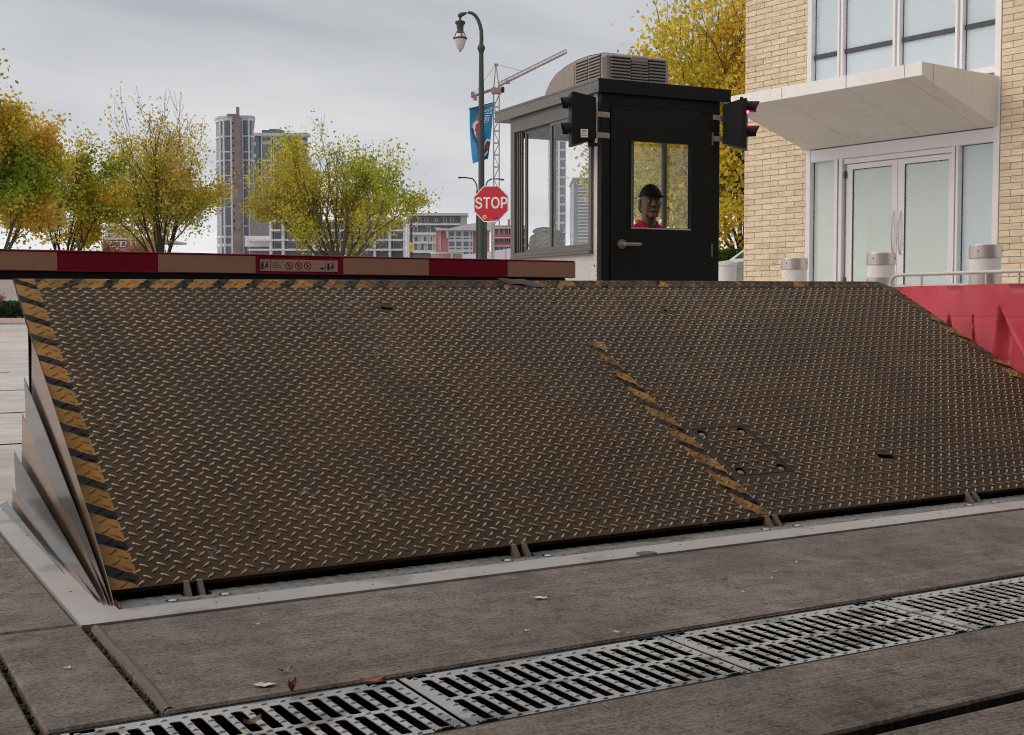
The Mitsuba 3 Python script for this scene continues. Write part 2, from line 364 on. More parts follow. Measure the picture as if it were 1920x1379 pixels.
# grit and moss in the open joint
gr = []
for k in range(420):
    which = RNG.random()
    if which < 0.6: x, y = 0.624 + RNG.normal(0, 0.005), RNG.uniform(2.64, 3.47)
    elif which < 0.8: x, y = 0.3855 + RNG.normal(0, 0.005), RNG.uniform(2.64, 3.4)
    else: x, y = RNG.uniform(0.45, 3.8), 2.613 + RNG.normal(0, 0.004)
    s = RNG.uniform(0.003, 0.008); m = trimesh.creation.icosahedron(); m.apply_scale((s, s, s * 0.7)); m.apply_translation((x, y, -0.028 + RNG.uniform(0, 0.016))); gr.append(m)
mat('m_grit', (0.075, 0.062, 0.040), 0.95, spec=0.1)
part(pave, 'joint_grit', cat_(gr), 'm_grit', GND, kind='stuff')
# apron joints beyond the barrier
for y in (8.2, 10.6, 13.4, 17.0, 21.0):
    part(pave, 'apron_joint', box(-8, 2.2, y, y + 0.03, 0.0, 0.004), 'm_dirt', GND)
part(pave, 'apron_joint', box(0.52, 0.54, 5.9, 24, 0.0, 0.004), 'm_dirt', GND)
isl = thing('traffic_island', 'raised concrete island that carries the guard booth', None, kind='structure')
BO = np.array([5.227, 8.023, 0.0]); B1 = np.array([0.9983, -0.0583]); B2 = np.array([0.0583, 0.9983]); BF = frame(BO, B1, B2)
put(isl, box(-0.7, 4.6, -0.55, 3.0, -0.1, 0.34, 0.03), 'm_far_concrete', BF)

gar = thing('garage_roof', 'low concrete garage roof above and behind the viewer', None, kind='structure')
GZ, GY = 3.6, 1.75
put(gar, box(-7, 12, -14, GY, GZ, GZ + 0.5), 'm_garage')
part(gar, 'side_wall', box(-7.3, -7.0, -14, GY, -0.3, GZ + 0.5), 'm_garage')
part(gar, 'side_wall', box(12.0, 12.3, -14, GY, -0.3, GZ + 0.5), 'm_garage')
part(gar, 'back_wall', box(-7.3, 12.3, -14.3, -14, -0.3, GZ + 0.5), 'm_garage')

# ------------------------------------------------------------------ wedge barrier
wb = thing('wedge_barrier', 'raised brown steel tread plate wedge barrier with yellow and black striped tape along its edges', 'vehicle barrier')
PB = np.array([0.741, 3.698, 0.0352]); PSC = 1.038; PU = np.array([1, 0, SLOPE]); PU /= np.linalg.norm(PU)
ANG = math.radians(27.3); PWv = np.array([0, math.cos(ANG), math.sin(ANG)]); PWv -= PU * (PWv @ PU); PWv /= np.linalg.norm(PWv); PN = np.cross(PU, PWv)
PLM = np.eye(4); PLM[:3, 0] = PU * PSC; PLM[:3, 1] = PWv * PSC; PLM[:3, 2] = PN * PSC; PLM[:3, 3] = PB
def grid_sheet(x0, x1, y0, y1, nx, ny, z=0.0):
    X, Y = np.meshgrid(np.linspace(x0, x1, nx + 1), np.linspace(y0, y1, ny + 1), indexing='ij')
    v = np.stack([X, Y, X * 0 + z], -1).reshape(-1, 3)
    i, j = np.meshgrid(np.arange(nx), np.arange(ny), indexing='ij'); a = (i * (ny + 1) + j).ravel(); n = ny + 1
    return trimesh.Trimesh(v, np.vstack([np.stack([a, a + n, a + n + 1], 1), np.stack([a, a + n + 1, a + 1], 1)]), process=False)
def uvply(par, name, m, mt, Mx, smooth, **kw):
    uv = np.array(m.vertices)[:, :2]; mm = m.copy(); mm.apply_transform(Mx)
    return part(par, name, mm, mt, smooth=smooth, uv=uv, **kw)
def plate_box(x0, x1, y0, y1, z0, z1):
    m = box(x0, x1, y0, y1, z0, z1); m.unmerge_vertices(); return m
AX0, AX1, AY0, AY1 = 2.395, 2.665, 0.255, 0.595       # access cover
deck = Polygon([(0, 0), (PLATE_W, 0), (PLATE_W, 1.86), (PLATE_W - 0.06, PLATE_L), (0, PLATE_L)])
cut = sbox(AX0, AY0, AX1, AY1)
holes = [(0.0, 0.0)]
slot = Point(3.18, 0.305).buffer(0.016, 8).union(Point(3.235, 0.29).buffer(0.014, 8)).convex_hull
slot2 = Point(1.465, 1.672).buffer(0.012, 8).union(Point(1.50, 1.665).buffer(0.010, 8)).convex_hull
slot3 = Point(2.93, 1.62).buffer(0.010, 8)
dk = deck.difference(cut).difference(slot).difference(slot2).difference(slot3)
m = prism(dk, -0.014, 0.0); m.unmerge_vertices(); uvply(wb, 'deck_plate', m, 'm_plate', PLM, False)
g = 0.0045
cover = sbox(AX0 + g, AY0 + g, AX1 - g, AY1 - g)
CB = [(AX0 + 0.033, AY0 + 0.034), (AX1 - 0.033, AY0 + 0.034), (AX0 + 0.033, AY1 - 0.034), (AX1 - 0.033, AY1 - 0.034)]
for c in CB: cover = cover.difference(Point(c).buffer(0.0235, 10))
m = prism(cover, -0.012, -0.0008); m.unmerge_vertices(); acc = uvply(wb, 'access_cover', m, 'm_plate', PLM, False)
for c in CB:
    part(acc, 'bolt', lathe([(0, -0.004), (0.010, -0.0045), (0.0145, -0.008), (0.0145, -0.016), (0, -0.016)], (c[0], c[1], 0), 12), 'm_hatch_bolt', PLM, smooth=40)
part(wb, 'under_plate', box(0.01, PLATE_W - 0.01, 0.02, PLATE_L - 0.02, -0.05, -0.017), 'm_black_void', PLM)
# raised lugs
TAPE = [(0.0, 0.083, 0.0, 1.864), (0.0, 4.60, 1.866, 1.949), (2.268, 2.362, 0.012, 1.33), (4.592, 4.68, 0.0, 1.862)]
def in_tape(x, y):
    k = np.zeros(len(x), bool)
    for a, b, c, d in TAPE: k |= (x > a) & (x < b) & (y > c) & (y < d)
    k &= ~((x > 2.268) & (x < 2.30) & (y > 1.05) & (y < 1.6))
    return k
def lug_mesh(L, Wd, Hh, nu=8, nv=4):
    t = np.linspace(-1, 1, nu + 1); s = np.linspace(-1, 1, nv + 1)
    Tt, Ss = np.meshgrid(t, s, indexing='ij')
    prof = np.sqrt(np.clip(1 - Tt ** 2, 0, 1)); wid = Wd / 2 * prof ** 1.0 + 1e-5
    X = Tt * L / 2; Y = Ss * wid; Z = Hh * (1 - Ss ** 2) * prof ** 0.8
    v = np.stack([X, Y, Z], -1).reshape(-1, 3); n = nv + 1
    i, j = np.meshgrid(np.arange(nu), np.arange(nv), indexing='ij'); a = (i * n + j).ravel()
    return v, np.vstack([np.stack([a, a + n, a + n + 1], 1), np.stack([a, a + n + 1, a + 1], 1)])
def lugs(cen, ang, z=0.0, L=0.036, Wd=0.0105, Hh=0.0054):
    v, f = lug_mesh(L, Wd, Hh); n = len(cen); c, s = np.cos(ang), np.sin(ang)
    V = np.empty((n, len(v), 3)); V[..., 0] = v[:, 0] * c[:, None] - v[:, 1] * s[:, None] + cen[:, :1]
    V[..., 1] = v[:, 0] * s[:, None] + v[:, 1] * c[:, None] + cen[:, 1:2]; V[..., 2] = v[:, 2] + z
    F = (f[None] + (np.arange(n) * len(v))[:, None, None]).reshape(-1, 3)
    return trimesh.Trimesh(V.reshape(-1, 3), F, process=False)
def lattice(x0, x1, y0, y1, ox, oy, pu=0.0495, pw=0.051):
    a = [(ox + i * pu, oy + j * pw, -math.radians(43)) for i in range(-2, int((x1 - x0) / pu) + 4) for j in range(-2, int((y1 - y0) / pw) + 4)]
    b = [(x + pu / 2 + 0.001, y - pw / 2 + 0.003, math.radians(42)) for x, y, _ in a]
    A = np.array(a + b); k = (A[:, 0] > x0) & (A[:, 0] < x1) & (A[:, 1] > y0) & (A[:, 1] < y1); return A[k]
A = lattice(0.014, PLATE_W - 0.014, 0.012, PLATE_L - 0.012, 0.0112, -0.0114)
ok = np.ones(len(A), bool)
for a in (AX0, AX1): ok &= ~((np.abs(A[:, 0] - a) < 0.012) & (A[:, 1] > AY0 - 0.01) & (A[:, 1] < AY1 + 0.01))
for a in (AY0, AY1): ok &= ~((np.abs(A[:, 1] - a) < 0.012) & (A[:, 0] > AX0 - 0.01) & (A[:, 0] < AX1 + 0.01))
for c in CB + [(3.2, 0.3), (1.48, 1.67), (2.93, 1.62)]: ok &= np.hypot(A[:, 0] - c[0], A[:, 1] - c[1]) > 0.036
ok &= ~((A[:, 0] > PLATE_W - 0.08) & (A[:, 1] > 1.84))
A = A[ok]; tp = in_tape(A[:, 0], A[:, 1])
Ap, At = A[~tp], A[tp]
lm = lugs(Ap[:, :2], Ap[:, 2]); crest = np.clip(lm.vertices[:, 2] / 0.0054, 0, 1)[:, None] ** 2.0   # paint rubbed off the crests of the lugs
rub = np.repeat(np.clip(0.35 + 0.9 * meshkit.fbm(np.c_[Ap[:, :2] * 4.0, 0 * Ap[:, 0]], 3, 9) * RNG.uniform(0.6, 1.3, len(Ap)), 0, 1), len(lm.vertices) // len(Ap))[:, None]
lcol = np.array([0.050, 0.030, 0.017]) * (1 - crest * rub) + np.array([0.57, 0.44, 0.31]) * crest * rub
lm.apply_transform(PLM); part(wb, 'tread_lugs', lm, 'm_lugs', smooth=True, color=lcol, kind='stuff')
# striped tape, draped over the lugs
def tape(poly, z=0.0012):
    m = prism(poly, 0.0002, z); m.unmerge_vertices(); return uvply(wb, 'warning_tape', m, 'm_tape', PLM, False)
tape(sbox(0.0015, 0.0, 0.083, 1.864))
tape(Polygon([(0.0015, 1.866), (1.6, 1.866), (2.0, 1.872), (2.16, 1.86), (2.28, 1.868), (2.36, 1.83), (2.44, 1.858), (2.9, 1.878), (3.4, 1.870), (4.55, 1.868), (4.615, 1.9465), (2.5, 1.9465), (2.3, 1.935), (2.1, 1.9465), (0.0015, 1.9465)]))
tape(Polygon([(2.268, 0.012), (2.362, 0.012), (2.358, 0.5), (2.355, 1.05), (2.372, 1.25), (2.40, 1.31), (2.36, 1.345), (2.31, 1.335), (2.318, 1.2), (2.30, 1.06), (2.275, 0.7)]))
tape(Polygon([(4.60, 0.0), (4.677, 0.0), (4.677, 1.858), (4.62, 1.93), (4.585, 1.90), (4.61, 1.5), (4.595, 1.0)]))
uvply(wb, 'tape_relief', lugs(At[:, :2], At[:, 2], 0.0008, 0.039, 0.0125, 0.0050), 'm_tape', PLM, True, kind='stuff')
# torn, curled flap of tape near the middle of the top edge
fx = np.linspace(0, 1, 14); FL = []
for i, t in enumerate(fx):
    for j, s in enumerate(np.linspace(0, 1, 5)):
        FL.append((2.15 + 0.20 * t + 0.02 * s, 1.943 - 0.085 * s * (0.35 + 0.65 * t), 0.0065 + 0.006 * math.sin(3.0 * t + 1.0) * (1 - s) + 0.003 * math.sin(11 * t + 3 * s) + 0.008 * s * (1 - s)))
ff = []
for i in range(13):
    for j in range(4): a = i * 5 + j; ff += [(a, a + 5, a + 6), (a, a + 6, a + 1)]
mat('m_tape_dirty', (0.05, 0.038, 0.03), 0.6)
part(wb, 'torn_tape', trimesh.Trimesh(np.array(FL), ff, process=False), 'm_tape_dirty', PLM, smooth=True, label='curled torn piece of dirty tape')
# bottom lip, recess, hinges, lower tread strip
part(wb, 'front_recess', box(0.75, 5.62, 3.712, 3.76, -0.30, 0.028), 'm_black_void', GND)
part(wb, 'pit', box(0.742, 5.455, 3.57, 3.80, -0.30, -0.02), 'm_black_void', GND)
SY0, SY1 = 3.573, 3.708
HX = [0.975, 2.08, 3.18, 4.27]
strip = sbox(0.745, SY0, 5.42, SY1)
BOL = [(h + d, 3.632) for h in HX for d in (-0.075, 0.08)]
for c in BOL: strip = strip.difference(Point(c).buffer(0.021, 10))
for h in HX: strip = strip.difference(sbox(h - 0.035, SY1 - 0.055, h + 0.05, SY1 + 0.01))
ts = part(wb, 'tread_strip', prism(strip, -0.016, -0.004), 'm_strip', GND)
L2 = lattice(0.76, 5.41, SY0 + 0.008, SY1 - 0.006, 0.80, 3.54)
ok = np.ones(len(L2), bool)
for c in BOL: ok &= np.hypot(L2[:, 0] - c[0], L2[:, 1] - c[1]) > 0.032
for h in HX: ok &= ~((np.abs(L2[:, 0] - h) < 0.06) & (L2[:, 1] > SY1 - 0.065))
L2 = L2[ok]
part(ts, 'strip_lugs', lugs(L2[:, :2], L2[:, 2], -0.004, 0.036, 0.009, 0.0030), 'm_strip', GND, smooth=True, kind='stuff')
for c in BOL:
    part(ts, 'bolt', lathe([(0, 0.001), (0.008, 0.0005), (0.0135, -0.003), (0.0135, -0.014), (0, -0.014)], (c[0], c[1], 0), 12), 'm_bolt', GND, smooth=40)
for h in HX:
    for d in (-0.022, 0.018):
        part(wb, 'hinge_arm', prism_x([(3.658, -0.03), (3.72, -0.03), (3.72, 0.034), (3.690, 0.034), (3.655, -0.003)], h + d - 0.007 + 0.004, h + d + 0.007 + 0.004), 'm_brown_steel', GND)
# stainless floor frame round the pit
part(wb, 'floor_frame', prism(Polygon([(0.612, 3.434), (5.6, 3.434), (5.6, 3.562), (0.735, 3.562), (0.735, 5.80), (0.69, 5.84), (0.612, 5.84)]), -0.035, 0.005), 'm_flange', GND)
for k in range(16):
    a = RNG.random(); x, y = ((0.63 + 0.07 * RNG.random(), 3.5 + 2.1 * RNG.random()) if a < 0.6 else (0.8 + 4.2 * RNG.random(), 3.46 + 0.07 * RNG.random()))
    part(wb, 'frame_rivet', lathe([(0, 0.0065), (0.003, 0.006), (0.004, 0.005)], (x, y, 0), 8), 'm_dark', GND)
part(wb, 'frame_scab', prism(Polygon([(2.40, 3.436), (2.47, 3.436), (2.475, 3.462), (2.45, 3.482), (2.415, 3.478), (2.395, 3.455)]), 0.0055, 0.0075), 'm_concrete', GND)
# telescoping side skirts (left), each a blade pivoting at the hinge
hy, hz = 3.60, 0.004
tops = [(5.043, 0.722), (5.135, 0.578), (5.23, 0.430), (5.33, 0.276), (5.41, 0.115)]
def blade(x, ty, tz, bow, tilt):
    lo = max(tz - 0.24, -0.06); v = []; nt, ns = 18, 4
    for t in np.linspace(0, 1, nt):
        zu = hz + (tz - hz) * t ** 0.87; zl = hz - 0.03 + (lo - hz + 0.03) * t; y = hy + (ty - hy) * t
        for s_ in np.linspace(0, 1, ns): v.append((x + bow * math.sin(math.pi * t ** 0.8) * (1 - 0.3 * s_) + tilt * s_ * t, y, zl + (zu - zl) * s_))
    v = np.array(v); n = len(v); f = []
    for a in range(nt - 1):
        for b in range(ns - 1): q = a * ns + b; f += [(q, q + ns, q + ns + 1), (q, q + ns + 1, q + 1)]
    f = np.array(f); v2 = v + [0.0025, 0, 0]; e = []
    for a in range(nt - 1): q = a * ns + ns - 1; e += [(q, q + ns, q + ns + n), (q, q + ns + n, q + n)]
    for b in range(ns - 1): q = (nt - 1) * ns + b; e += [(q, q + n, q + n + 1), (q, q + n + 1, q + 1)]
    return trimesh.Trimesh(np.vstack([v, v2]), np.vstack([f[:, ::-1], f + n, np.array(e)]), process=False)
BOWS = [(-0.004, 0.004), (-0.0075, -0.005), (-0.003, 0.006), (-0.010, -0.006), (-0.004, 0.004)]
for i, ((ty, tz), (bw, tl)) in enumerate(zip(tops, BOWS)):
    part(wb, 'side_skirt', blade(0.7305 - 0.0075 * i, ty, tz, bw, tl), ('m_skirt', 'm_skirt_dark')[i % 2], smooth=30)
part(wb, 'side_skirt', prism_x([(hy, -0.01), (5.45, 0.06), (5.80, -0.01), (5.80, -0.06), (hy, -0.06)], 0.685, 0.688), 'm_skirt_dark')
for i, (ty, tz) in enumerate(tops):
    part(wb, 'side_skirt', blade(5.615 + 0.007 * i, ty, tz, 0.003, 0.0), 'm_skirt', smooth=30)
part(wb, 'skirt_edge', box(0.7385, 0.7415, 3.565, 3.64, -0.03, 0.022), 'm_skirt')
mirror = [(5.395 + 0.006 * i, t) for i, t in enumerate(tops)]
for x, (ty, tz) in mirror:
    part(wb, 'side_skirt', prism_x(Polygon([(hy, hz), (ty, tz), (ty, tz - 0.2), (hy, -0.02)]), x - 0.0015, x + 0.0015), 'm_skirt')
part(wb, 'rear_panel', box(0.77, 5.58, 5.36, 5.38, -0.02, 0.86), 'm_black_paint', GND)

# ------------------------------------------------------------------ trench drain
td = thing('trench_drain', 'long galvanized trench drain of slotted grates set in the concrete', 'drain')
part(td, 'channel', box(G_X0 - 0.02, 9.5, G_Y0, G_Y1, -0.30, -0.10), 'm_black_void', GND)
for y0, y1 in ((G_Y0 - 0.004, G_Y0 + 0.004), (G_Y1 + 0.001, G_Y1 + 0.007)):
    part(td, 'edge_rail', box(G_X0 - 0.02, 9.5, y0, y1, -0.10, -0.004), 'm_dark', GND)
def grate_poly(x0):
    L, p = 0.731, 0.0423; P = sbox(x0 + 0.004, G_Y0 + 0.006, x0 + L - 0.004, G_Y1 - 0.004); cuts = []
    for k in range(16):
        xc = x0 + 0.052 + p * k
        for ya, yb in ((2.257, 2.400), (2.420, 2.560)):
            sk = 0.004; w = 0.0134
            q = Polygon([(xc - w, yb), (xc + w, yb), (xc + sk + w, ya), (xc + sk - w, ya)])
            if xc + sk - w > x0 + 0.012: cuts.append(q.buffer(-0.006).buffer(0.006, 3))
    for xx in (x0 + 0.02, x0 + L - 0.075):
        cuts += [sbox(xx, G_Y1 - 0.022, xx + 0.05, G_Y1 + 0.02), sbox(xx, G_Y0 - 0.02, xx + 0.05, G_Y0 + 0.022)]
    return P.difference(unary_union(cuts))
base_g = prism(grate_poly(0.0), -0.0055, -0.003)
nub = []
for k in range(17):
    xc = 0.052 + 0.0423 * (k - 0.5)
    for y in (2.29, 2.33, 2.37, 2.409, 2.45, 2.49, 2.53, 2.578, 2.246):
        ss = 0.002
        mm = trimesh.creation.icosphere(subdivisions=1, radius=1.0); mm.apply_scale((0.0085, 0.0042, 0.0042)); mm.apply_translation((xc + ss, y, -0.003)); nub.append(mm)
nub = cat_(nub)
XS = [G_X0 + 0.7345 * i for i in range(-0, 10)]
for x in XS:
    Mx = GND @ np.array([[1, 0, 0, x], [0, 1, 0, 0], [0, 0, 1, 0], [0, 0, 0, 1.0]])
    gk = part(td, 'grate', base_g, 'm_grate', Mx)
    part(gk, 'nubs', nub, 'm_grate', Mx, smooth=True, kind='stuff')

# fallen leaves and litter
def leaf_mesh(L, W, curl, seed):
    r = np.random.default_rng(seed); n = 7; v = []; f = []
    for i, t in enumerate(np.linspace(-1, 1, n)):
        w = W / 2 * max(0.05, (1 - t * t)) * (1 + 0.25 * r.normal())
        z = curl * (t * t) + 0.003
        v += [(t * L / 2, -w, z + abs(curl) * 0.7 + r.normal() * 0.002), (t * L / 2, 0, z), (t * L / 2, w, z + abs(curl) * 0.7 + r.normal() * 0.002)]
    for i in range(n - 1):
        a = i * 3
        for d in (0, 1): f += [(a + d, a + 3 + d, a + 4 + d), (a + d, a + 4 + d, a + 1 + d)]
    return trimesh.Trimesh(np.array(v), f, process=False)
def lay(name, label, cat, x, y, L, W, curl, ang, color, z=0.001):
    nm = 'm_litter_' + str(abs(hash((color, 7))) % 9973)
    if nm not in scene: mat(nm, color, 0.7)
    Mx = GND @ np.array(T().translate([x, y, z]).rotate([0, 0, 1], ang).matrix, float).reshape(4, 4)
    solo(name, leaf_mesh(L, W, curl, int(x * 1000)), nm, label, cat, M=Mx, smooth=True)
lay('fallen_leaf', 'pale pinkish leaf lying on the concrete just above the drain', 'leaf', 0.868, 2.69, 0.052, 0.026, 0.002, -20, (0.62, 0.53, 0.52))
lay('fallen_leaf', 'curled tan leaf on the concrete beside the pale leaf', 'leaf', 0.94, 2.765, 0.034, 0.012, 0.006, -5, (0.34, 0.21, 0.14))
lay('fallen_leaf', 'rust brown leaf standing up in the gap at the left end of the drain', 'leaf', 0.905, 2.612, 0.034, 0.024, 0.018, 40, (0.20, 0.07, 0.03))
lay('fallen_leaf', 'orange brown leaf with a straw stem on the upper edge of the grate', 'leaf', 1.085, 2.590, 0.058, 0.02, 0.006, -25, (0.30, 0.10, 0.04))
lay('fallen_leaf', 'brown leaf caught in a slot of the leftmost grate', 'leaf', 0.765, 2.452, 0.045, 0.03, 0.008, 20, (0.24, 0.12, 0.05), 0.0)
lay('paper_scrap', 'white torn paper scrap on the concrete in front of the barrier frame', 'litter', 1.812, 3.09, 0.055, 0.02, 0.003, -35, (0.66, 0.63, 0.61))
lay('paper_scrap', 'small pale chip on the left strip of concrete near the joint', 'litter', 0.51, 3.05, 0.02, 0.013, 0.002, 10, (0.6, 0.53, 0.48))
lay('twig', 'thin straw coloured twig on the concrete near the drain middle', 'litter', 1.79, 2.66, 0.06, 0.006, 0.004, -62, (0.6, 0.45, 0.32))
for k, (x, y) in enumerate([(2.62, 3.02), (2.78, 3.10), (2.55, 2.95), (3.0, 2.93), (2.36, 2.86), (1.6, 2.8), (1.02, 3.22), (2.1, 3.3)]):
    lay('debris_fleck', 'tiny pale fleck scattered on the concrete between barrier and drain', 'litter', x, y, 0.018, 0.007, 0.001, 33 * k, (0.6, 0.55, 0.5)); labels[[q for q in labels if q.startswith('debris_fleck')][-1]]['group'] = 'white flecks on the concrete'

# ------------------------------------------------------------------ boom gate
bg = thing('boom_gate', 'lowered red and white striped boom gate arm behind the wedge barrier', 'boom gate')
AY = 6.2; AXE = 3.862
edges = [-2.8, -2.4, -1.92, -1.43, -0.94, -0.45, 0.04, 0.53, 1.022, 1.488, 1.975, 2.445, 2.937, 3.424, AXE]
part(bg, 'arm_core', box(-2.85, AXE - 0.004, AY + 0.004, AY + 0.070, 1.014, 1.106, 0.006), 'm_red')
for i in range(len(edges) - 1):
    red = (i % 2 == 0)
    part(bg, 'red_stripe' if red else 'white_stripe', box(edges[i] + 0.0005, edges[i + 1] - 0.0005, AY, AY + 0.004, 1.018, 1.103, 0.001), 'm_red' if red else 'm_white_band')
part(bg, 'top_cap', box(-2.85, AXE, AY - 0.004, AY + 0.075, 1.106, 1.113, 0.003), 'm_red')
part(bg, 'end_cap', box(AXE - 0.004, AXE + 0.008, AY - 0.002, AY + 0.072, 1.012, 1.109, 0.004), 'm_white_band')
part(bg, 'rubber_edge', box(-2.85, AXE - 0.05, AY + 0.010, AY + 0.062, 0.974, 1.014, 0.006), 'm_black_rubber')
stk = part(bg, 'sticker', box(1.998, 2.412, AY - 0.0025, AY - 0.0005, 1.029, 1.088), 'm_sticker', label='white warning sticker with pictograms')
def onarm(poly, d=0.0012): return prism_y(poly, AY - 0.0027 - d, AY - 0.0027)
def ring(cx, cz, r0, r1): return Point(cx, cz).buffer(r1, 12).difference(Point(cx, cz).buffer(r0, 12))
pic = []
for i, cx in enumerate((2.150, 2.199, 2.248)):
    s = ring(cx, 1.058, 0.0155, 0.0195)
    bar = Polygon([(cx - 0.013, 1.070), (cx - 0.010, 1.072), (cx + 0.013, 1.046), (cx + 0.010, 1.044)])
    s = unary_union([s, bar]); pic.append(onarm(s))
[part(stk, 'prohibition_ring', q_, 'm_print_red') for q_ in pic]
ink = []
for cx in (2.150, 2.199, 2.248):
    ink += [onarm(Polygon([(cx - 0.006, 1.05), (cx - 0.003, 1.066), (cx + 0.001, 1.06), (cx + 0.004, 1.067), (cx + 0.007, 1.052), (cx + 0.001, 1.055)]), 0.0008)]
for cx in (2.020, 2.372):
    ink += [onarm(sbox(cx - 0.017, 1.038, cx - 0.006, 1.069)), onarm(sbox(cx - 0.018, 1.072, cx - 0.002, 1.0745)),
            onarm(Polygon([(cx, 1.04), (cx + 0.005, 1.041), (cx + 0.009, 1.052), (cx + 0.020, 1.045), (cx + 0.021, 1.048), (cx + 0.014, 1.058), (cx + 0.020, 1.062), (cx + 0.012, 1.067), (cx + 0.005, 1.058)])), onarm(Point(cx + 0.011, 1.071).buffer(0.0038, 8))]
ink += [onarm(sbox(2.318, 1.043, 2.338, 1.050))]
for z in (1.048, 1.056, 1.064, 1.072): ink += [onarm(sbox(2.062, z, 2.062 + 0.045 * (1 if z < 1.06 else 0.7), z + 0.0022), 0.0006)]
part(stk, 'pictogram', cat_(ink), 'm_print_black', kind='stuff')
[part(stk, 'divider', q_, 'm_print_red') for q_ in (onarm(sbox(2.0505, 1.030, 2.0530, 1.087)), onarm(sbox(2.3440, 1.030, 2.3460, 1.087)))]
part(bg, 'housing', box(-3.35, -2.85, 6.0, 6.5, -0.05, 1.18, 0.03), 'm_white_band')

# ------------------------------------------------------------------ guard booth
gb = thing('guard_booth', 'small black guard booth with white side wall and sliding windows on the island', 'guard booth')
def bp(name, m, mt, par=None, smooth=False, **kw): return part(par or gb, name, m, mt, BF, smooth, **kw)
FL, RZ0, RZ1 = 0.345, 2.455, 2.547
WX, WY = 1.072, 1.56
bp('floor', box(0.0, WX, 0.0, WY, FL - 0.02, FL + 0.03), 'm_dark')
bp('door_jamb', box(0.004, 0.080, -0.004, 0.05, FL, RZ0), 'm_black_paint'); bp('door_jamb', box(0.990, WX, -0.004, 0.05, FL, RZ0), 'm_black_paint')
bp('door_head', box(0.080, 0.990, -0.004, 0.05, 2.365, RZ0), 'm_black_paint')
bp('door_stop', box(0.080, 0.990, 0.035, 0.055, FL, 2.365) if False else box(0.080, 0.086, 0.02, 0.055, FL, 2.365), 'm_black_paint')
dp = sbox(0.085, FL + 0.02, 0.985, 2.358).difference(sbox(0.258, 1.452, 0.800, 2.106))
door = bp('door', prism_y(dp, -0.014, 0.030), 'm_black_paint')
part(door, 'pane', grid_sheet(0.258, 0.800, 1.452, 2.106, 1, 1).apply_transform(np.array([[1, 0, 0, 0], [0, 0, 0, 0.012], [0, 1, 0, 0], [0, 0, 0, 1.0]])), 'm_pane', BF)
mat('m_bead', (0.45, 0.42, 0.40), 0.4)
part(door, 'sill_bead', box(0.256, 0.802, -0.020, 0.034, 1.440, 1.4525, 0.003), 'm_bead', BF)
bz = sbox(0.245, 1.441, 0.813, 2.119).difference(sbox(0.2585, 1.4525, 0.7995, 2.1055))
part(door, 'window_bead', prism_y(bz, -0.019, -0.0145), 'm_black_paint', BF)
part(door, 'lever_handle', cat_(cyl((0.178, -0.015, 1.322), (0.178, -0.030, 1.322), 0.037, 0.034, 24), cyl((0.178, -0.03, 1.322), (0.178, -0.062, 1.322), 0.012), box(0.17, 0.325, -0.068, -0.052, 1.309, 1.332, 0.006)), 'm_chrome', BF, smooth=35)
for z in (0.62, 1.29, 2.16):
    bp('hinge', cyl((1.000, -0.012, z - 0.052), (1.000, -0.012, z + 0.052), 0.009, sides=10), 'm_booth_frame', smooth=40)
# left side wall with its two-sash sliding window
def side_wall(a0, a1, out):
    bp('side_wall', box(a0, a1, 0.055, WY, FL, 1.272), 'm_booth_white'); bp('corner_post', box(a0, a1, 0.052, 0.108, 1.272, RZ0), 'm_booth_white')
    bp('rear_post', box(a0, a1, 1.475, WY, 1.272, RZ0), 'm_booth_frame'); bp('window_head', box(a0, a1, 0.108, 1.475, 2.365, RZ0), 'm_booth_frame')
    o = a0 if out < 0 else a1
    x0, x1 = (o - 0.022, o + 0.045) if out < 0 else (o - 0.045, o + 0.022)
    fr = bp('window_frame', cat_(box(x0, x1, 0.108, 1.475, 1.273, 1.305, 0.004), box(x0, x1, 0.108, 1.475, 2.325, 2.364, 0.004), box(x0, x1, 0.108, 0.132, 1.305, 2.325), box(x0, x1, 1.44, 1.475, 1.305, 2.325)), 'm_booth_frame')
    bp('window_sill', box(x0 - 0.02 if out < 0 else x0, x1 if out < 0 else x1 + 0.02, 0.10, 1.49, 1.252, 1.2725, 0.004), 'm_booth_frame')
    for k, (y0, y1) in enumerate(((0.133, 0.80), (0.765, 1.30))):
        xx = (x0 + 0.010 + 0.022 * k, x0 + 0.028 + 0.022 * k) if out < 0 else (x1 - 0.028 - 0.022 * k, x1 - 0.010 - 0.022 * k)
        t = 0.030
        s = bp('sash', cat_(box(*xx, y0, y0 + t, 1.306, 2.324), box(*xx, y1 - t, y1, 1.306, 2.324), box(*xx, y0 + t, y1 - t, 1.306, 1.330), box(*xx, y0 + t, y1 - t, 2.298, 2.324)), 'm_booth_frame')
        xm = (xx[0] + xx[1]) / 2
        part(s, 'pane', trimesh.Trimesh([(xm, y0 + t, 1.33), (xm, y1 - t, 1.33), (xm, y1 - t, 2.298), (xm, y0 + t, 2.298)], [(0, 1, 2), (0, 2, 3)], process=False), 'm_pane', BF)
    for yy in (1.325, 1.365, 1.405):
        bp('track', box(o - 0.008 if out < 0 else o - 0.012, o + 0.012 if out < 0 else o + 0.008, yy, yy + 0.014, 1.306, 2.324), 'm_booth_frame')
side_wall(0.0, 0.045, -1); side_wall(WX - 0.045, WX, 1)
bp('corner_seal', box(-0.004, 0.004, 0.108, 0.134, 1.275, 2.36), 'm_black_rubber')
bp('rear_wall', box(0.046, WX - 0.046, WY - 0.045, WY, FL, 1.272), 'm_booth_white'); bp('rear_wall_head', box(0.046, WX - 0.046, WY - 0.045, WY, 2.30, RZ0), 'm_booth_frame')
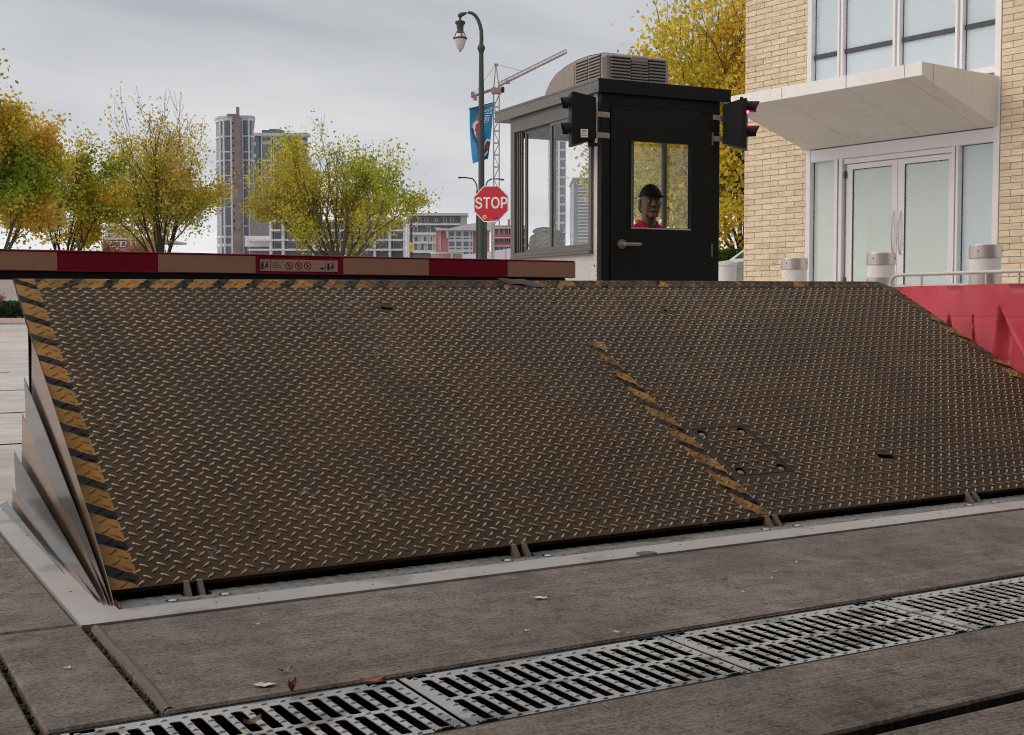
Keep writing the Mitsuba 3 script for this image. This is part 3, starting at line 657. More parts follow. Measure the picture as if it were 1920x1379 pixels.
bp('rear_frame', cat_(box(0.046, 0.09, WY - 0.045, WY, 1.273, 2.30), box(WX - 0.09, WX - 0.046, WY - 0.045, WY, 1.273, 2.30), box(0.09, WX - 0.09, WY - 0.045, WY, 1.273, 1.30)), 'm_booth_frame')
bp('rear_pane', trimesh.Trimesh([(0.09, WY - 0.02, 1.3), (WX - 0.09, WY - 0.02, 1.3), (WX - 0.09, WY - 0.02, 2.3), (0.09, WY - 0.02, 2.3)], [(0, 1, 2), (0, 2, 3)], process=False), 'm_pane')
bp('ceiling', box(0.046, WX - 0.046, 0.051, WY - 0.046, 2.415, 2.454), 'm_booth_inner')
roof = bp('roof', box(-0.030, 1.150, -0.028, 1.795, RZ0 + 0.001, RZ1 - 0.001, 0.003), 'm_booth_roof')
part(roof, 'front_fascia', box(-0.035, 1.155, -0.034, -0.0285, RZ0 - 0.004, RZ1 + 0.003), 'm_roof_black', BF)
part(roof, 'side_fascia', box(-0.037, -0.0305, -0.0284, 1.80, RZ0 - 0.002, RZ1 + 0.002), 'm_booth_roof', BF)
part(roof, 'drip_edge', box(-0.042, -0.0372, -0.03, 1.80, RZ1 - 0.012, RZ1 + 0.004), 'm_booth_roof', BF)
for y in (0.02, 0.02 + 0.5):
    part(roof, 'rivet', cyl((-0.0372, y, 2.475), (-0.040, y, 2.475), 0.005, sides=8), 'm_dark', BF)
bp('rivet', cyl((-0.001, 0.055 + 0.03, 1.16), (-0.006, 0.085, 1.16), 0.006, sides=8), 'm_dark')
# shelf and things inside
def bt(name, label, cat, m, mt, smooth=False): return solo(name, m, mt, label, cat, M=BF, smooth=smooth)
bp('shelf', box(0.05, 0.34, 0.35, 1.50, 1.19, 1.215), 'm_card')
bag = ell((0, 0, 0), (0.12, 0.21, 0.17), 3); bag.vertices = np.sign(bag.vertices) * np.abs(bag.vertices / [0.12, 0.21, 0.17]) ** 0.6 * [0.10, 0.18, 0.13]; bag.vertices += 0.12 * (meshkit.fbm(bag.vertices * 8, 3)[:, None] - 0.5) * bag.vertices / 0.13; bag.apply_translation((0.2, 1.25, 1.37))
bt('canvas_bag', 'slouched tan canvas bag on the shelf behind the booth side window', 'bag', bag, 'm_tan_bag', True)
cap2 = cat_(ell((0.19, 1.30, 1.49), (0.09, 0.12, 0.035), 2), box(0.12, 0.26, 1.06, 1.24, 1.475, 1.487, 0.005))
bt('folded_cloth', 'dark olive folded cloth lying on top of the canvas bag', 'cloth', cap2, 'm_olive', True)
bt('tub', 'small pale plastic tub in front of the bag behind the booth window', 'container', lathe([(0, 0), (0.05, 0), (0.062, 0.10), (0.058, 0.10), (0.047, 0.005), (0, 0.005)], (0.12, 1.0, 1.216), 16), 'm_white', 30)
bt('ledger', 'flat white papers on the shelf under the booth window', 'papers', box(0.06, 0.24, 0.78, 1.02, 1.2155, 1.228), 'm_paper')
brd = thing('clipboard', 'brown clipboard with papers hanging inside the booth window near the corner', 'clipboard')
part(brd, 'board', box(0.42, 0.435, 0.38, 0.62, 1.86, 2.14), 'm_card', BF); part(brd, 'sheet', box(0.415, 0.4195, 0.47, 0.61, 1.87, 2.12), 'm_paper', BF); part(brd, 'cord', cyl((0.43, 0.5, 2.14), (0.43, 0.5, 2.41), 0.004, sides=6), 'm_dark', BF)
mon = thing('monitor', 'grey flat monitor hung from the booth ceiling behind the signal', 'screen')
part(mon, 'shell', box(0.20, 0.24, 0.16, 0.40, 1.90, 2.13, 0.01), 'm_booth_inner', BF); part(mon, 'arm', box(0.215, 0.235, 0.27, 0.30, 2.131, 2.414), 'm_dark', BF)

# ------------------------------------------------------------------ air conditioner on the booth roof
ac = thing('air_conditioner', 'beige louvred air conditioner on the flat booth roof', 'air conditioner')
A0, A1, Bf = 0.172, 0.772, 0.25
prof = [(Bf, RZ1), (Bf + 0.012, 2.79), (Bf + 0.045, 2.818), (Bf + 0.30, 2.838), (0.74, 2.838), (0.92, 2.822), (1.06, 2.79), (1.17, 2.735), (1.25, 2.66), (1.30, 2.56), (1.30, RZ1)]
shell = prism_x(prof, A0 + 0.03, A1 - 0.03); ins = [(0.03 * 0 + (y - 0.78) * 0.965 + 0.78, RZ1 + (z - RZ1) * 0.93) for y, z in prof]
hullm = trimesh.convex.convex_hull(np.vstack([shell.vertices, prism_x(ins, A0, A1).vertices]))
part(ac, 'shell', hullm, 'm_ac', BF, smooth=30)
def grille(name, cells, along):
    for (u0, u1, z0, z1, n) in cells:
        if along == 'front': bk = box(u0, u1, Bf - 0.004, Bf + 0.012, z0, z1)
        else: bk = box(A0 - 0.003, A0 + 0.012, u0, u1, z0, z1)
        gk = part(ac, name, bk, 'm_dark', BF)
        for k in range(n + 1):
            z = z0 + (z1 - z0) * k / n
            if along == 'front': s = box(u0 - 0.004, u1 + 0.004, Bf - 0.012, Bf + 0.004, z - 0.0062, z + 0.0062, 0.002)
            else: s = box(A0 - 0.010, A0 + 0.004, u0 - 0.004, u1 + 0.004, z - 0.0062, z + 0.0062, 0.002)
            part(gk, 'slat', s, 'm_ac', BF)
grille('front_grille', [(0.235, 0.400, 2.585, 2.785, 8), (0.415, 0.560, 2.585, 2.745, 7), (0.575, 0.725, 2.585, 2.785, 8)], 'front')
grille('side_grille', [(0.305, 0.485, 2.58, 2.80, 9), (0.505, 0.70, 2.58, 2.80, 9)], 'side')
part(ac, 'name_plate', box(0.415, 0.560, Bf - 0.010, Bf + 0.008, 2.756, 2.798, 0.003), 'm_ac', BF)
part(ac, 'seam', box(A0 - 0.006, A0 + 0.02, 0.725, 0.755, RZ1, 2.79, 0.004), 'm_ac', BF)

# ------------------------------------------------------------------ the two lane signals bolted to the booth corners
def signal(side):
    ca, sa, ox = (math.cos(math.radians(-20)), math.sin(math.radians(-20)), -0.045) if side < 0 else (math.cos(math.radians(-40)), math.sin(math.radians(-40)), 1.098)
    SF_ = BF @ np.array([[1, 0, 0, ox], [0, 1, 0, 0.0], [0, 0, 1, 0], [0, 0, 0, 1.0]]) @ np.array([[ca, -sa, 0, 0], [sa, ca, 0, 0], [0, 0, 1, 0], [0, 0, 0, 1.0]]) @ np.array([[1, 0, 0, -ox], [0, 1, 0, 0], [0, 0, 1, 0], [0, 0, 0, 1.0]])
    lab = ('black two lens lane signal seen from behind on the booth left corner', 'black lane signal with glowing red upper lens on the booth right corner')[side > 0]
    s = thing('lane_signal', lab, 'traffic signal')
    if side < 0: xr, xl, zt, zb, zrt, zrb, lz, xv = -0.045, -0.235, 2.440, 2.050, 2.405, 2.105, (2.362, 2.172), -0.305
    else: xr, xl, zt, zb, zrt, zrb, lz, xv = 1.105, 1.290, 2.470, 2.080, 2.430, 2.130, (2.405, 2.215), 1.385
    y0, y1 = -0.055, 0.085
    pts = [(xl, y, z) for y in (y0 - 0.01, y1 + 0.01) for z in (zt, zb)] + [(xl + (0.03 if side < 0 else -0.03), y, z) for y in (y0 - 0.01, y1 + 0.01) for z in (zt - 0.002, zb + 0.002)] + [(xr, y, z) for y in (y0 + 0.02, y1 - 0.02) for z in (zrt, zrb)]
    part(s, 'housing', trimesh.convex.convex_hull(np.array(pts)), 'm_signal_black', SF_)
    for k, z in enumerate(lz):
        n = 14; ang = np.linspace(math.radians(-35), math.radians(215), n); v = []; yc = (y0 + y1) / 2
        for r in (0.052, 0.049):
            for x, sc in ((xl, 1.0), (xv, 0.94)):
                for a in ang: v.append((x if x == xl else xl + (xv - xl) * (0.72 + 0.28 * max(0, math.sin(a))), yc + r * sc * math.cos(a), z + r * sc * math.sin(a)))
        f = []
        for q, flip in ((0, 0), (2 * n, 1)):
            for i in range(n - 1):
                a, b, c, d = q + i, q + i + 1, q + n + i, q + n + i + 1
                f += [(a, b, d), (a, d, c)] if not flip else [(a, d, b), (a, c, d)]
        part(s, 'visor', trimesh.Trimesh(np.array(v), f, process=False), 'm_signal_black', SF_, smooth=40)
        d = -1 if side < 0 else 1
        lens = ell((xl, yc, z), (0.016, 0.045, 0.045), 2)
        key = part(s, 'lens', lens, 'm_red_glow' if (k == 0 and side > 0) else 'm_dark', SF_, smooth=True, label='glowing red lens' if (k == 0 and side > 0) else None)
        if k == 0 and side > 0: scene[key]['emitter'] = {'type': 'area', 'radiance': {'type': 'rgb', 'value': [9.0, 0.12, 0.5]}}
    for z in ((2.287, 2.132) if side < 0 else (2.330, 2.165)):
        b = (box(-0.06, 0.075, -0.010, -0.0045, z - 0.020, z + 0.020, 0.002) if side < 0 else box(1.005, 1.10, -0.010, -0.0045, z - 0.020, z + 0.020, 0.002))
        bk = part(s, 'bracket', b, 'm_tan_plate', BF)
        for xx in ((0.015, 0.045) if side < 0 else (1.03,)):
            part(bk, 'bolt', cyl((xx, -0.0105, z), (xx, -0.015, z), 0.0065, sides=8), 'm_bolt', BF)
    if side < 0:
        lb = part(s, 'label', box(-0.165, -0.113, y0 - 0.0155, y0 - 0.004, 2.105, 2.165), 'm_paper', SF_)
        part(lb, 'print', cat_([box(-0.160, -0.160 + w, y0 - 0.0162, y0 - 0.0152, z, z + 0.004) for z, w in ((2.152, 0.035), (2.142, 0.042), (2.132, 0.03), (2.115, 0.04))]), 'm_print_black', SF_)
        part(s, 'gland', cat_(cyl((-0.075, 0.0, 2.115), (-0.075, 0.0, 2.045), 0.026), cyl((-0.075, 0.0, 2.06), (-0.02, 0.0, 2.06), 0.012)), 'm_signal_black', SF_, smooth=35)
    else: part(s, 'top_knob', cyl((1.245, 0.015, 2.47), (1.245, 0.015, 2.49), 0.012), 'm_signal_black', SF_, smooth=35)
signal(-1); signal(1)

# ------------------------------------------------------------------ the guard
import manifold3d as m3
def sph(c, r):
    return m3.Manifold.sphere(float(r), 20).translate([float(x) for x in c])
def chain(pts):
    out = []
    for (a, ra), (b, rb) in zip(pts[:-1], pts[1:]): out.append(m3.Manifold.batch_hull([sph(a, ra), sph(b, rb)]))
    return m3.Manifold.batch_boolean(out, m3.OpType.Add)
def mtri(man, length, it=8, taub=True):
    man = man.refine_to_length(length); me = man.to_mesh(); t = trimesh.Trimesh(me.vert_properties[:, :3], me.tri_verts)
    if taub: trimesh.smoothing.filter_taubin(t, iterations=it)
    return t
def guard():
    g = thing('person', 'man in red polo shirt and dark cap looking out through the booth door window', 'person')
    # own frame: x to his left as he faces us is +x (our right), y away, z up; head centre at the origin of the head
    hx, hy, hz = 0.715, 0.44, 1.672
    H = np.array(T().translate([hx, hy, hz]).rotate([0, 1, 0], 5).rotate([0, 0, 1], -15).rotate([1, 0, 0], -4).scale(1.08).matrix, float).reshape(4, 4)
    def hp(p): return (H @ np.array([*p, 1.0]))[:3]
    S = lambda p, r: sph(hp(p), r)
    E = m3.Manifold.batch_hull
    skull = E([S((0, 0.018, 0.045), 0.082), S((0, -0.010, 0.03), 0.076), S((0, -0.02, -0.04), 0.062), S((0, -0.045, -0.085), 0.030), S((0.03, -0.035, -0.075), 0.028), S((-0.03, -0.035, -0.075), 0.028)])
    jaw = E([S((0.052, 0.0, -0.045), 0.024), S((-0.052, 0.0, -0.045), 0.024), S((0, -0.058, -0.092), 0.024)])
    nose = E([S((0, -0.086, 0.022), 0.009), S((0, -0.104, -0.018), 0.0125), S((0.012, -0.092, -0.022), 0.009), S((-0.012, -0.092, -0.022), 0.009)])
    brow = E([S((0.032, -0.070, 0.036), 0.016), S((-0.032, -0.070, 0.036), 0.016)])
    cheeks = [E([S((s * 0.036, -0.058, -0.012), 0.023), S((s * 0.050, -0.018, -0.010), 0.026), S((s * 0.034, -0.050, -0.055), 0.020), S((s * 0.052, 0.0, -0.045), 0.022)]) for s in (1, -1)]
    mouth = E([S((0.018, -0.078, -0.055), 0.011), S((-0.018, -0.078, -0.055), 0.011), S((0, -0.086, -0.053), 0.010)])
    ears = [E([S((s * 0.079, 0.016, 0.028), 0.010), S((s * 0.086, 0.024, 0.016), 0.008), S((s * 0.083, 0.020, -0.002), 0.008), S((s * 0.075, 0.012, -0.022), 0.006)]) for s in (1, -1)]
    nb, nt = (hx + 0.005, hy + 0.045, hz - 0.185), hp((0, 0.02, -0.06))
    neck = chain([(nt, 0.058), (nb, 0.064)])
    chest = E([sph((hx + s * 0.10, hy + 0.05, hz - 0.26), 0.085) for s in (1, -1)] + [sph((hx, hy + 0.06, hz - 0.55), 0.13)])
    arms = []
    hands = []
    for s in (1, -1):
        sh, el, wr = (hx + s * 0.165, hy + 0.05, hz - 0.245), (hx + s * 0.20, hy + 0.02, hz - 0.56), (hx + s * 0.12, hy - 0.19, hz - 0.66)
        arms.append(chain([(sh, 0.05), (el, 0.040), (wr, 0.027)]))
        palm = (hx + s * 0.10, hy - 0.26, hz - 0.675)
        hands.append(E([sph(wr, 0.024), sph((palm[0] + 0.025, palm[1], palm[2]), 0.014), sph((palm[0] - 0.025, palm[1], palm[2]), 0.014)]))
        for q in range(4):
            b0 = (palm[0] + (q - 1.5) * 0.019, palm[1], palm[2]); L = (0.055, 0.065, 0.06, 0.048)[q if s > 0 else 3 - q]
            hands.append(chain([(b0, 0.0095), ((b0[0], b0[1] - L * 0.55, b0[2] + 0.006), 0.0088), ((b0[0], b0[1] - L, b0[2] - 0.018), 0.0075)]))
        hands.append(chain([((palm[0] - s * 0.022, palm[1] + 0.035, palm[2]), 0.012), ((palm[0] - s * 0.045, palm[1] + 0.005, palm[2] + 0.006), 0.0105), ((palm[0] - s * 0.05, palm[1] - 0.025, palm[2]), 0.009)]))
    legs = [chain([((hx + s * 0.09, hy + 0.06, hz - 0.80), 0.085), ((hx + s * 0.11, hy - 0.26, hz - 0.80), 0.065), ((hx + s * 0.10, hy - 0.24, hz - 1.24), 0.045)]) for s in (1, -1)]
    body = m3.Manifold.batch_boolean([skull, jaw, nose, brow, mouth, neck, chest] + cheeks + ears + arms + hands + legs, m3.OpType.Add)
    sockets = [E([S((s * 0.024, -0.089, 0.0115), 0.0085), S((s * 0.040, -0.086, 0.0115), 0.0080)]) for s in (1, -1)]
    for k in sockets: body = body - k
    body = body - E([S((0.015, -0.098, -0.0555), 0.003), S((-0.015, -0.098, -0.0555), 0.003)])
    part(g, 'body', mtri(body, 0.0065, 30), 'm_skin', BF, smooth=True)
    for s in (1, -1):
        ek = part(g, 'eye', ell(hp((s * 0.032, -0.0675, 0.010)), (0.0128,) * 3, 2), 'm_eye', BF, smooth=True)
        part(ek, 'iris', ell(hp((s * 0.032, -0.0785, 0.010)), (0.006, 0.003, 0.006), 2), 'm_dark', BF, smooth=True)
    part(g, 'lips', mtri(chain([(hp((-0.02, -0.084, -0.0585)), 0.0045), (hp((0, -0.0925, -0.060)), 0.0065), (hp((0.02, -0.084, -0.0585)), 0.0045)]), 0.004, 3), 'm_lip', BF, smooth=True)
    part(g, 'hair', mtri(E([S((0, 0.036, 0.03), 0.082), S((0.03, 0.05, -0.02), 0.052), S((-0.03, 0.05, -0.02), 0.052)]) - E([S((0, -0.10, 0.0), 0.10), S((0, -0.08, -0.1), 0.09)]), 0.012, 3), 'm_hair', BF, smooth=True)
    crown = E([S((0, 0.02, 0.062), 0.092), S((0, -0.004, 0.062), 0.088), S((0, 0.02, 0.085), 0.080)])
    cut = m3.Manifold.cube([0.5, 0.5, 0.3], True).translate([0, 0, -0.15 + 0.055])
    Hm = [[float(x) for x in r] for r in H[:3]]
    cut = cut.transform(np.array(Hm))
    cp = part(g, 'cap', mtri(crown - cut, 0.012, 3), 'm_cap', BF, smooth=True)
    brim = []
    for a in np.linspace(-1.2, 1.2, 13): brim.append(sph(hp((0.088 * math.sin(a), -0.066 - 0.075 * math.cos(a) ** 0.8, 0.058 - 0.010 * math.cos(a) - 0.012 * math.sin(a) ** 2)), 0.004))
    brim += [S((0.075, -0.04, 0.058), 0.004), S((-0.075, -0.04, 0.058), 0.004)]
    part(cp, 'brim', mtri(E(brim), 0.012, 2), 'm_cap', BF, smooth=40)
    # polo shirt: torso shell, sleeves and a turned collar
    torso = E([sph((hx + s * 0.135, hy + 0.055, hz - 0.235), 0.066) for s in (1, -1)] + [sph((hx + s * 0.06, hy + 0.05, hz - 0.195), 0.055) for s in (1, -1)] + [sph((hx + s * 0.07, hy + 0.05, hz - 0.45), 0.115) for s in (1, -1)])
    low = E([sph((hx + s * 0.07, hy + 0.05, hz - 0.45), 0.115) for s in (1, -1)] + [sph((hx + s * 0.07, hy + 0.06, hz - 0.76), 0.11) for s in (1, -1)])
    sl = [chain([((hx + s * 0.160, hy + 0.05, hz - 0.245), 0.066), ((hx + s * 0.198, hy + 0.03, hz - 0.46), 0.058)]) for s in (1, -1)]
    vneck = E([sph((hx, hy - 0.02, hz - 0.165), 0.050), sph((hx, hy + 0.04, hz - 0.125), 0.066), sph((hx, hy - 0.06, hz - 0.24), 0.012)])
    sh = part(g, 'shirt', mtri(m3.Manifold.batch_boolean([torso, low] + sl, m3.OpType.Add) - vneck, 0.013, 6), 'm_shirt', BF, smooth=True)
    for s in (1, -1):
        col = E([sph((hx + s * 0.080, hy + 0.06, hz - 0.125), 0.007), sph((hx + s * 0.074, hy + 0.01, hz - 0.145), 0.008), sph((hx + s * 0.022, hy - 0.040, hz - 0.205), 0.006), sph((hx + s * 0.055, hy - 0.045, hz - 0.235), 0.006), sph((hx + s * 0.098, hy + 0.02, hz - 0.185), 0.007)])
        part(sh, 'collar', mtri(col, 0.010, 2), 'm_shirt', BF, smooth=40)
    part(g, 'trousers', mtri(m3.Manifold.batch_boolean([chain([((hx + s * 0.09, hy + 0.06, hz - 0.80), 0.10), ((hx + s * 0.11, hy - 0.26, hz - 0.80), 0.076), ((hx + s * 0.10, hy - 0.24, hz - 1.20), 0.062)]) for s in (1, -1)], m3.OpType.Add), 0.02, 4), 'm_trousers', BF, smooth=True)
    for s in (1, -1):
        part(g, 'shoe', mtri(E([sph((hx + s * 0.10, hy - 0.22, hz - 1.275), 0.042), sph((hx + s * 0.11, hy - 0.37, hz - 1.29), 0.032)]), 0.02, 2), 'm_dark', BF, smooth=True)
    st = thing('stool', 'round stool under the seated man inside the booth', 'stool')
    part(st, 'seat', lathe([(0, 0), (0.16, 0), (0.175, 0.02), (0.16, 0.05), (0, 0.055)], (hx, hy + 0.06, hz - 0.93), 20), 'm_dark', BF, smooth=40)
    for a in range(4):
        ca, sa = math.cos(a * 1.571 + 0.785), math.sin(a * 1.571 + 0.785)
        part(st, 'leg', cyl((hx + 0.11 * ca, hy + 0.06 + 0.11 * sa, hz - 0.93), (hx + 0.17 * ca, hy + 0.06 + 0.17 * sa, FL + 0.03), 0.013, sides=8), 'm_chrome', BF)
guard()

# ------------------------------------------------------------------ brick building with its canopy and glass entrance
bb = thing('brick_building', 'cream brick building with tall glazed entrance bay at the right', 'building')
KO = np.array([15.58, 18.93, 0.0]); KF = frame(KO, np.array([0.1299, -0.9915]), np.array([-0.9915, -0.1299]))
def kp(name, m, mt, par=None, smooth=False, **kw):
    mm = m.copy(); mm.apply_transform(KF)
    if par is None: return part(bb, name, mm, mt, None, smooth, **kw)
    return part(par, name, mm, mt, None, smooth, **kw)
GB, ZT = 0.9, 9.3
wl = kp('wall', cat_(box(-0.0, 1.492, -7.0, -0.012, GB, ZT), box(5.352, 11.0, -7.0, -0.012, GB, ZT), box(1.492, 5.352, -7.0, -0.55, GB, ZT)), 'm_mortar')
CH, BLn, MJ = 0.1035, 0.386, 0.010
def bricks(s0, s1, phase):
    out = []
    for k in range(int((ZT - GB) / CH)):
        z = GB + k * CH; x = s0 - (phase + 0.5 * (k % 2)) % 1.0 * BLn
        while x < s1 - 0.01:
            a, b = max(x, s0 + 0.0), min(x + BLn - MJ, s1)
            if b - a > 0.03: out.append((a, b, z, z + CH - MJ))
            x += BLn
    return out
allb = [('L', b) for b in bricks(0.002, 1.488, 0.3)] + [('R', b) for b in bricks(5.358, 10.98, 0.5)]
def seen(b):
    c = KF @ np.array([(b[0] + b[1]) / 2, 0, (b[2] + b[3]) / 2, 1.0]); d = c[:3] - EYE; z = d @ FWD
    up = np.cross(RIGHT, FWD); px, py = 960 + FPX * (d @ RIGHT) / z, 689.5 - FPX * (d @ up) / z
    return -20 < py < 535 and px < 1935
vis, rest = [b for _, b in allb if seen(b)], [b for _, b in allb if not seen(b)]
vis.sort(key=lambda b: -(b[1] - b[0]) * 1.0); rest += vis[298:]; vis = vis[:298]
unit = box(-0.5, 0.5, -0.5, 0.5, -0.5, 0.5)
rb = np.random.default_rng(5)
def brick_m(b): 
    pr = rb.normal(0, 0.0012)
    return box(b[0], b[1], -0.012, 0.004 + pr, b[2], b[3], 0.0025)
for b in vis: kp('brick', brick_m(b), f'm_brick_{rb.choice(3, p=[0.6, 0.22, 0.18])}', wl)
kp('more_bricks', cat_([brick_m(b) for b in rest]), 'm_brick_0', wl, kind='stuff')
# glazing: upper bay
RO = -0.10
def alu(name, s0, s1, z0, z1, o0=-0.14, o1=0.0, mt='m_alu', par=None): return kp(name, box(s0, s1, o0, o1, z0, z1, 0.004), mt, par)
def glass(s0, s1, z0, z1, mt='m_frost', o=RO): return kp('glass_panel', box(s0, s1, o - 0.02, o, z0, z1), mt)
UZ0, UZ1 = 4.60, 9.2
alu('jamb', 1.496, 1.60, GB, UZ1, -0.16, 0.012); alu('jamb', 5.238, 5.346, GB, UZ1, -0.16, 0.012)
alu('sill_rail', 1.60, 5.238, 4.50, UZ0); 
for a, b in ((2.16, 2.282), (3.321, 3.458), (4.516, 4.655)):
    m_ = alu('mullion', a, a + 0.045, UZ0, UZ1, -0.14, 0.0); alu('mullion', b - 0.045, b, UZ0, UZ1, -0.14, 0.0); alu('mullion_core', a + 0.045, b - 0.045, UZ0, UZ1, -0.14, -0.05)
cols = ((1.60, 2.16), (2.282, 3.321), (3.458, 4.516), (4.655, 5.238))
for a, b in cols:
    glass(a, b, UZ0, 5.262); glass(a, b, 5.338, UZ1); alu('transom', a, b, 5.262, 5.338, -0.13, -0.06, 'm_alu_dark')
    for q_ in (box(a, a + 0.014, -0.10, -0.094, UZ0, UZ1), box(b - 0.010, b, -0.10, -0.094, UZ0, UZ1)): kp('gasket', q_, 'm_alu_dark')
# entrance below the canopy
alu('head_beam', 1.60, 5.238, 3.43, 3.64, -0.14, 0.0); alu('head_beam', 2.32, 4.50, 3.335, 3.424, -0.16, -0.02)
for a, b in ((2.14, 2.215), (2.245, 2.315), (4.505, 4.565), (4.585, 4.63)):
    alu('door_post', a, b, GB, 3.43, -0.14, 0.02)
kp('door_post_core', box(2.215, 2.245, -0.14, -0.05, GB, 3.43), 'm_alu_dark'); kp('door_post_core', box(4.565, 4.585, -0.14, -0.05, GB, 3.43), 'm_alu_dark')
glass(1.60, 2.14, GB + 0.1, 3.43, 'm_frost_green'); glass(4.63, 5.238, GB + 0.1, 3.43)
alu('sidelight_base', 1.60, 2.14, GB, GB + 0.1); alu('sidelight_base', 4.63, 5.238, GB, GB + 0.1)
for a, b, g0, g1, hs in ((2.35, 3.415, 2.482, 3.305, 3.352), (3.425, 4.488, 3.556, 4.403, 3.490)):
    D = kp('door', cat_(box(a, g0, -0.11, -0.06, GB + 0.02, 3.325), box(g1, b, -0.11, -0.06, GB + 0.02, 3.325), box(g0, g1, -0.11, -0.06, 3.234, 3.325), box(g0, g1, -0.11, -0.06, GB + 0.02, GB + 0.22)), 'm_alu')
    kp('glass_panel', box(g0, g1, -0.095, -0.085, GB + 0.22, 3.234), 'm_frost_green', D)
    for q_ in (box(g0, g0 + 0.014, -0.085, -0.066, GB + 0.22, 3.234), box(g0 + 0.014, g1, -0.085, -0.066, 3.222, 3.234)): kp('gasket', q_, 'm_alu_dark', D)
    zz = np.linspace(1.72, 2.45, 12); kp('pull_handle', tube([(hs, -0.06 + 0.055 * math.sin(math.pi * t) ** 0.5, z) for t, z in zip(np.linspace(0, 1, 12), zz)], 0.012, 8), 'm_bolt', D, smooth=40)
    for z in (1.3, 3.15): kp('hinge', box((a if hs < 3.4 else b) - 0.02, (a if hs < 3.4 else b) + 0.02, -0.06, -0.035, z - 0.06, z + 0.06), 'm_alu_dark', D)
for q_ in (box(1.60, 1.614, -0.10, -0.094, GB, 3.43), box(4.63, 4.646, -0.10, -0.094, GB, 3.43), box(4.646, 5.238, -0.10, -0.094, 3.418, 3.43)): kp('gasket', q_, 'm_alu_dark')
kp('spandrel', box(1.60, 5.238, -0.3, -0.145, 3.64, 4.5), 'm_alu')
# canopy
CW, ZC, ZF, ZW = 1.95, 4.43, 4.235, 3.655
cn = kp('canopy', prism_x([(0.0, ZC - 0.012), (CW - 0.012, ZC - 0.012), (CW - 0.012, ZF + 0.012), (0.0, ZW + 0.012)], 1.49, 5.30), 'm_alu_dark')
cj = [1.482, 2.62, 3.93, 5.00, 5.31]
for a, b in zip(cj[:-1], cj[1:]):
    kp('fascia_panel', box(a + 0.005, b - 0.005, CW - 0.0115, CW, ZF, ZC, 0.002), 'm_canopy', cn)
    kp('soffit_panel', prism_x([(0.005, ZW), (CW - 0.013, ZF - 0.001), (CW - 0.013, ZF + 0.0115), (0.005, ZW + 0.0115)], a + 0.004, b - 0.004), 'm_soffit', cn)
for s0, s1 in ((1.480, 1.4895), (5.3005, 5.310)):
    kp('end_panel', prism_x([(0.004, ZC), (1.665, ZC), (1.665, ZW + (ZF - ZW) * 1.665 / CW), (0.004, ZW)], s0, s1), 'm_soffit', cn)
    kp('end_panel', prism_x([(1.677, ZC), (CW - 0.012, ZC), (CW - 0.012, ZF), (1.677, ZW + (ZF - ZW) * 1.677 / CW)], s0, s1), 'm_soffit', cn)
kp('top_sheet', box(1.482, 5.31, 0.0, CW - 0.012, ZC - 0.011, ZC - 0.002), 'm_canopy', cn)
kp('weep_vent', box(0.72, 0.79, 0.0025, 0.0075, 1.60, 1.675), 'm_post_steel', wl)

# ------------------------------------------------------------------ bollard lights, railing, red barrier, planter, hedge, car
def bollard(px, D, r, ytop, label):
    M = far_frame(px, D); zt = zat(ytop, D); b = thing('bollard_light', label, 'bollard', 'bollard lights before the glass entrance' if False else None)
    part(b, 'shaft', lathe([(0, 0.0), (r, 0.0), (r, zt - 0.27), (0, zt - 0.27)], sides=32), 'm_bollard', M, smooth=40)
    part(b, 'lens', lathe([(0, zt - 0.268), (r * 0.96, zt - 0.268), (r * 0.96, zt - 0.13), (0, zt - 0.13)], sides=32), 'm_bollard_lens', M, smooth=40)
    c = part(b, 'cap', lathe([(0, zt - 0.128), (r * 1.02, zt - 0.128), (r * 1.02, zt - 0.008), (r, zt), (0, zt)], sides=32), 'm_bollard', M, smooth=40)
    for a in (-2.4, -0.6): part(c, 'screw', ell((r * 1.02 * math.cos(a), r * 1.02 * math.sin(a), zt - 0.06), (0.008,) * 3, 1), 'm_dark', M)
bollard(1488, 14.8, 0.150, 485, 'brushed steel bollard light leftmost of three, before the brick wall')
bollard(1650, 13.8, 0.152, 475, 'brushed steel bollard light in front of the glass doors')
bollard(1845, 12.4, 0.152, 460, 'brushed steel bollard light nearest, above the red barrier')

def wp(px, y, D): p = EYE + AHEAD * D + RIGHT * (px - 960) * D / FPX; return np.array([p[0], p[1], zat(y, D)])
rl = thing('pipe_railing', 'cream painted pipe railing with bent end behind the red barrier', 'railing')
pa, pb = wp(1690, 516, 9.6), wp(2060, 503, 8.6)
pts = [wp(1668, 536, 9.66), wp(1669, 527, 9.66), wp(1673, 520, 9.65), wp(1680, 516.6, 9.63), pa, pb]; pts = [wp(1668, 690, 9.66)] + pts
part(rl, 'top_rail', tube(pts, 0.0135, 10), 'm_rail', smooth=40)
for px in (1730, 1857, 1918, 2000):
    t = (px - 1690) / 370; p = pa * (1 - t) + pb * t
    part(rl, 'post', cyl((p[0], p[1], p[2] - 0.75), (p[0], p[1], p[2] - 0.008), 0.009, sides=8), 'm_rail', smooth=40)

